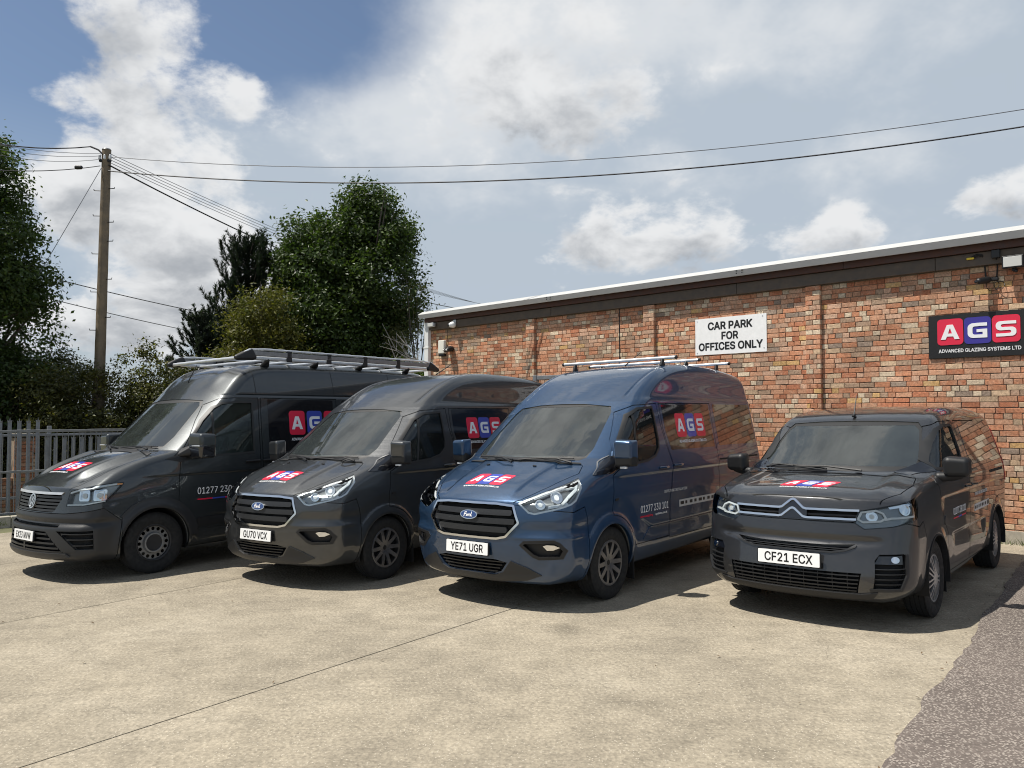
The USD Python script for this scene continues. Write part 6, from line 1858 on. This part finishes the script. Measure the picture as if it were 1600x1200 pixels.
put(p_, 'insulator', joined(*[hull([(top(-.22, dx), .035), (top(-.15, dx), .028)], 1) for dx in (-.12, .0, .13)]), 'white_lamp', 40)


def at(px, py, d):
    v = look(px, py)
    return np.array([0, 0, CAM_Z]) + v * d / v[1]


def wire(label, a, b, sag, r, m='wire', n=40, group=None):
    t = np.linspace(0, 1, n)[:, None]
    p = np.asarray(a) * (1 - t) + np.asarray(b) * t
    p[:, 2] -= 4 * sag * t[:, 0] * (1 - t[:, 0])
    single('overhead_wire', tube(p, r, 6), m, label, 'wire', group, 60)


wire('upper thin wire crossing the sky from the pole top to the right edge', top(-.18, .08), at(1900, 118, 13), .78, .008, 'wire_grey')
wire('thick lower black wire crossing the sky from the pole to the right edge', top(-.52, .08), at(1900, 145, 13), .80, .014)
E_ = at(790, 484, 46)
wire('thick black cable dropping from the pole top behind the pine to the workshop roof', top(-.38, .10), E_ + [0, 0, -.12], .95, .018)
for k, nm in enumerate(('topmost', 'second highest', 'third highest', 'lowest')):
    wire(nm + ' of the four thin grey wires fanning down to the workshop roof', top(-.10 - .07 * k, .10), E_ + [.02 * k, 0, .05 * k], .45 + .06 * k, .007, 'wire_grey', group='thin wires to the workshop roof')
for k, (dz, y_, nm) in enumerate(((-.10, 214, 'highest'), (-.16, 220, 'middle'), (-.24, 228, 'lowest'))):
    wire(nm + ' of the three thin grey wires running into the left tree', top(dz, -.08), at(-60, y_, 15.5), .10 + .03 * k, .006, 'wire_grey', group='thin wires into the left tree')
wire('thick black wire from the pole top bracket to the left tree', top(.06, -.34), at(-60, 214, 15.5), .12, .014)
wire('black wire with a small joint box left of the pole', top(-.40, -.10), at(-60, 261, 15.5), .10, .010)
jb = at(122, 261.5, 17.2)
single('joint_box', hull([(jb + [-.03, 0, 0], .05), (jb + [.06, 0, .0], .045)], 1), 'trim', 'small black joint box hanging on the wire left of the pole', 'joint box')
wire('slanting guy wire from the pole top down into the left tree', top(-.46, -.08), at(60, 430, 17.0), .0, .007, 'wire_grey')
wire('upper of the two low wires passing behind the pole', at(-50, 400, 20), at(420, 508, 28), .12, .014)
wire('lower of the two low wires passing behind the pole', at(-50, 433, 20), at(400, 536, 28), .12, .012)


# ---------------------------------------------------------------- the four vans
KC, KR, KS = Custom(), Crafter(), Small()
g1 = crafter_van(KR, (-5.602, 8.971, .6589), 'paint_grey', 'EX23 MVW', 'long dark grey van with a silver roof rack, farthest left')
g2 = custom_van(KC, (-2.742, 8.327, .614), 'paint_slate', 'GU70 VCX', 'dark grey high-roof van without roof bars beside the blue van', None)
custom_van(KC, (-.408, 7.288, .6777), 'paint_blue', 'YE71 UGR', 'metallic blue high-roof van with three roof bars', None, True)
small_van(KS, (2.339, 6.501, .72), 'paint_stone', 'CF21 ECX', 'small dark grey low-roofed van at the right with chrome chevrons')


def sheet_on_dash(van, x, y, z, w, h, turn, label):
    """A sheet of paper lying on the dashboard, its corners curled a little."""
    u, v = np.meshgrid(np.linspace(-w / 2, w / 2, 7), np.linspace(-h / 2, h / 2, 7), indexing='ij')
    q = .012 * ((2 * u / w) ** 2 * (2 * v / h) ** 2) + .003
    a = math.radians(turn)
    P = np.stack([x + u * math.cos(a) - v * math.sin(a), y + u * math.sin(a) + v * math.cos(a), z + q + (u + w / 2) * .34], -1).reshape(-1, 3)
    i, j = np.meshgrid(np.arange(6), np.arange(6), indexing='ij')
    f = np.stack([i * 7 + j, (i + 1) * 7 + j, (i + 1) * 7 + j + 1, i * 7 + j + 1], -1).reshape(-1, 4)
    f = np.vstack([f[:, [0, 1, 2]], f[:, [0, 2, 3]]])
    P2 = np.vstack([P, P + [0, 0, .001]])
    single('paper_sheet', (van.world(P2), np.vstack([f[:, ::-1], f + 49])), 'paper', label, 'paper')

sheet_on_dash(g2, 1.08, -.12, 1.368, .20, .28, 8, 'white paper sheet on the dashboard of the van beside the blue one')
sheet_on_dash(g1, 1.26, -.05, 1.462, .21, .30, 20, 'larger white paper sheet on the dashboard of the farthest left van')
sheet_on_dash(g1, 1.26, -.46, 1.462, .16, .22, -12, 'smaller white paper sheet nearer the door on the farthest left dashboard')

# ---------------------------------------------------------------- litter and weeds
plain('dry_leaf', (.12, .075, .035), .9, grain=.4, scale=60)
plain('grass', (.075, .10, .022), .8, grain=.4, scale=20)
r = np.random.default_rng(9)
P_, N_ = [], []
for k in range(150):
    a_, l_ = r.uniform(2.5, 12), r.uniform(-9, .3)
    if k % 3 == 0: l_ = r.choice([-4.436, -7.86, -.98]) + r.normal(0, .05)
    q = np.array([*AL, 0]) * a_ + np.array([*AC, 0]) * l_
    P_.append([q[0], q[1], ground_z(q[0], q[1]) + .014]); N_.append([r.normal(0, .35), r.normal(0, .35), 1])
V, F = leaves(np.array(P_), np.array(N_) / np.linalg.norm(N_, axis=1, keepdims=True), .026, r, .5)
put('/World', 'leaf_litter', (V, F), 'dry_leaf', False, kind='stuff', label='dry leaf bits and grit scattered on the concrete')
Vs, Fs, n_ = [], [], 0
for k in range(900):
    if k < 420: c_ = np.array([*(FO + np.array([.48, -.53]) + FD * r.uniform(-.2, 5.0) ** 1.0), 0]) + [r.normal(0, .04), r.normal(0, .04), 0]
    elif k < 700: c_ = on_front(r.uniform(9.5, 13.0), -.06 - abs(r.normal(0, .05)))
    else:
        c_ = np.array([*AL, 0]) * r.uniform(7.5, 14) + np.array([*AC, 0]) * (r.choice([-7.86, -11.3]) + r.normal(0, .01))
    c_[2] = ground_z(c_[0], c_[1])
    h_ = r.uniform(.03, .14); d_ = r.normal(size=3) * [.5, .5, 0] * h_ + [0, 0, h_]
    w_ = np.cross(d_, r.normal(size=3)); w_ *= .004 / np.linalg.norm(w_)
    Vs.append([c_ - w_, c_ + w_, c_ + d_]); Fs.append([n_, n_ + 1, n_ + 2]); n_ += 3
put('/World', 'grass_weeds', (np.array(Vs).reshape(-1, 3), np.array(Fs)), 'grass', False, kind='stuff', label='thin weeds along the kerb, the wall foot and the slab joints')
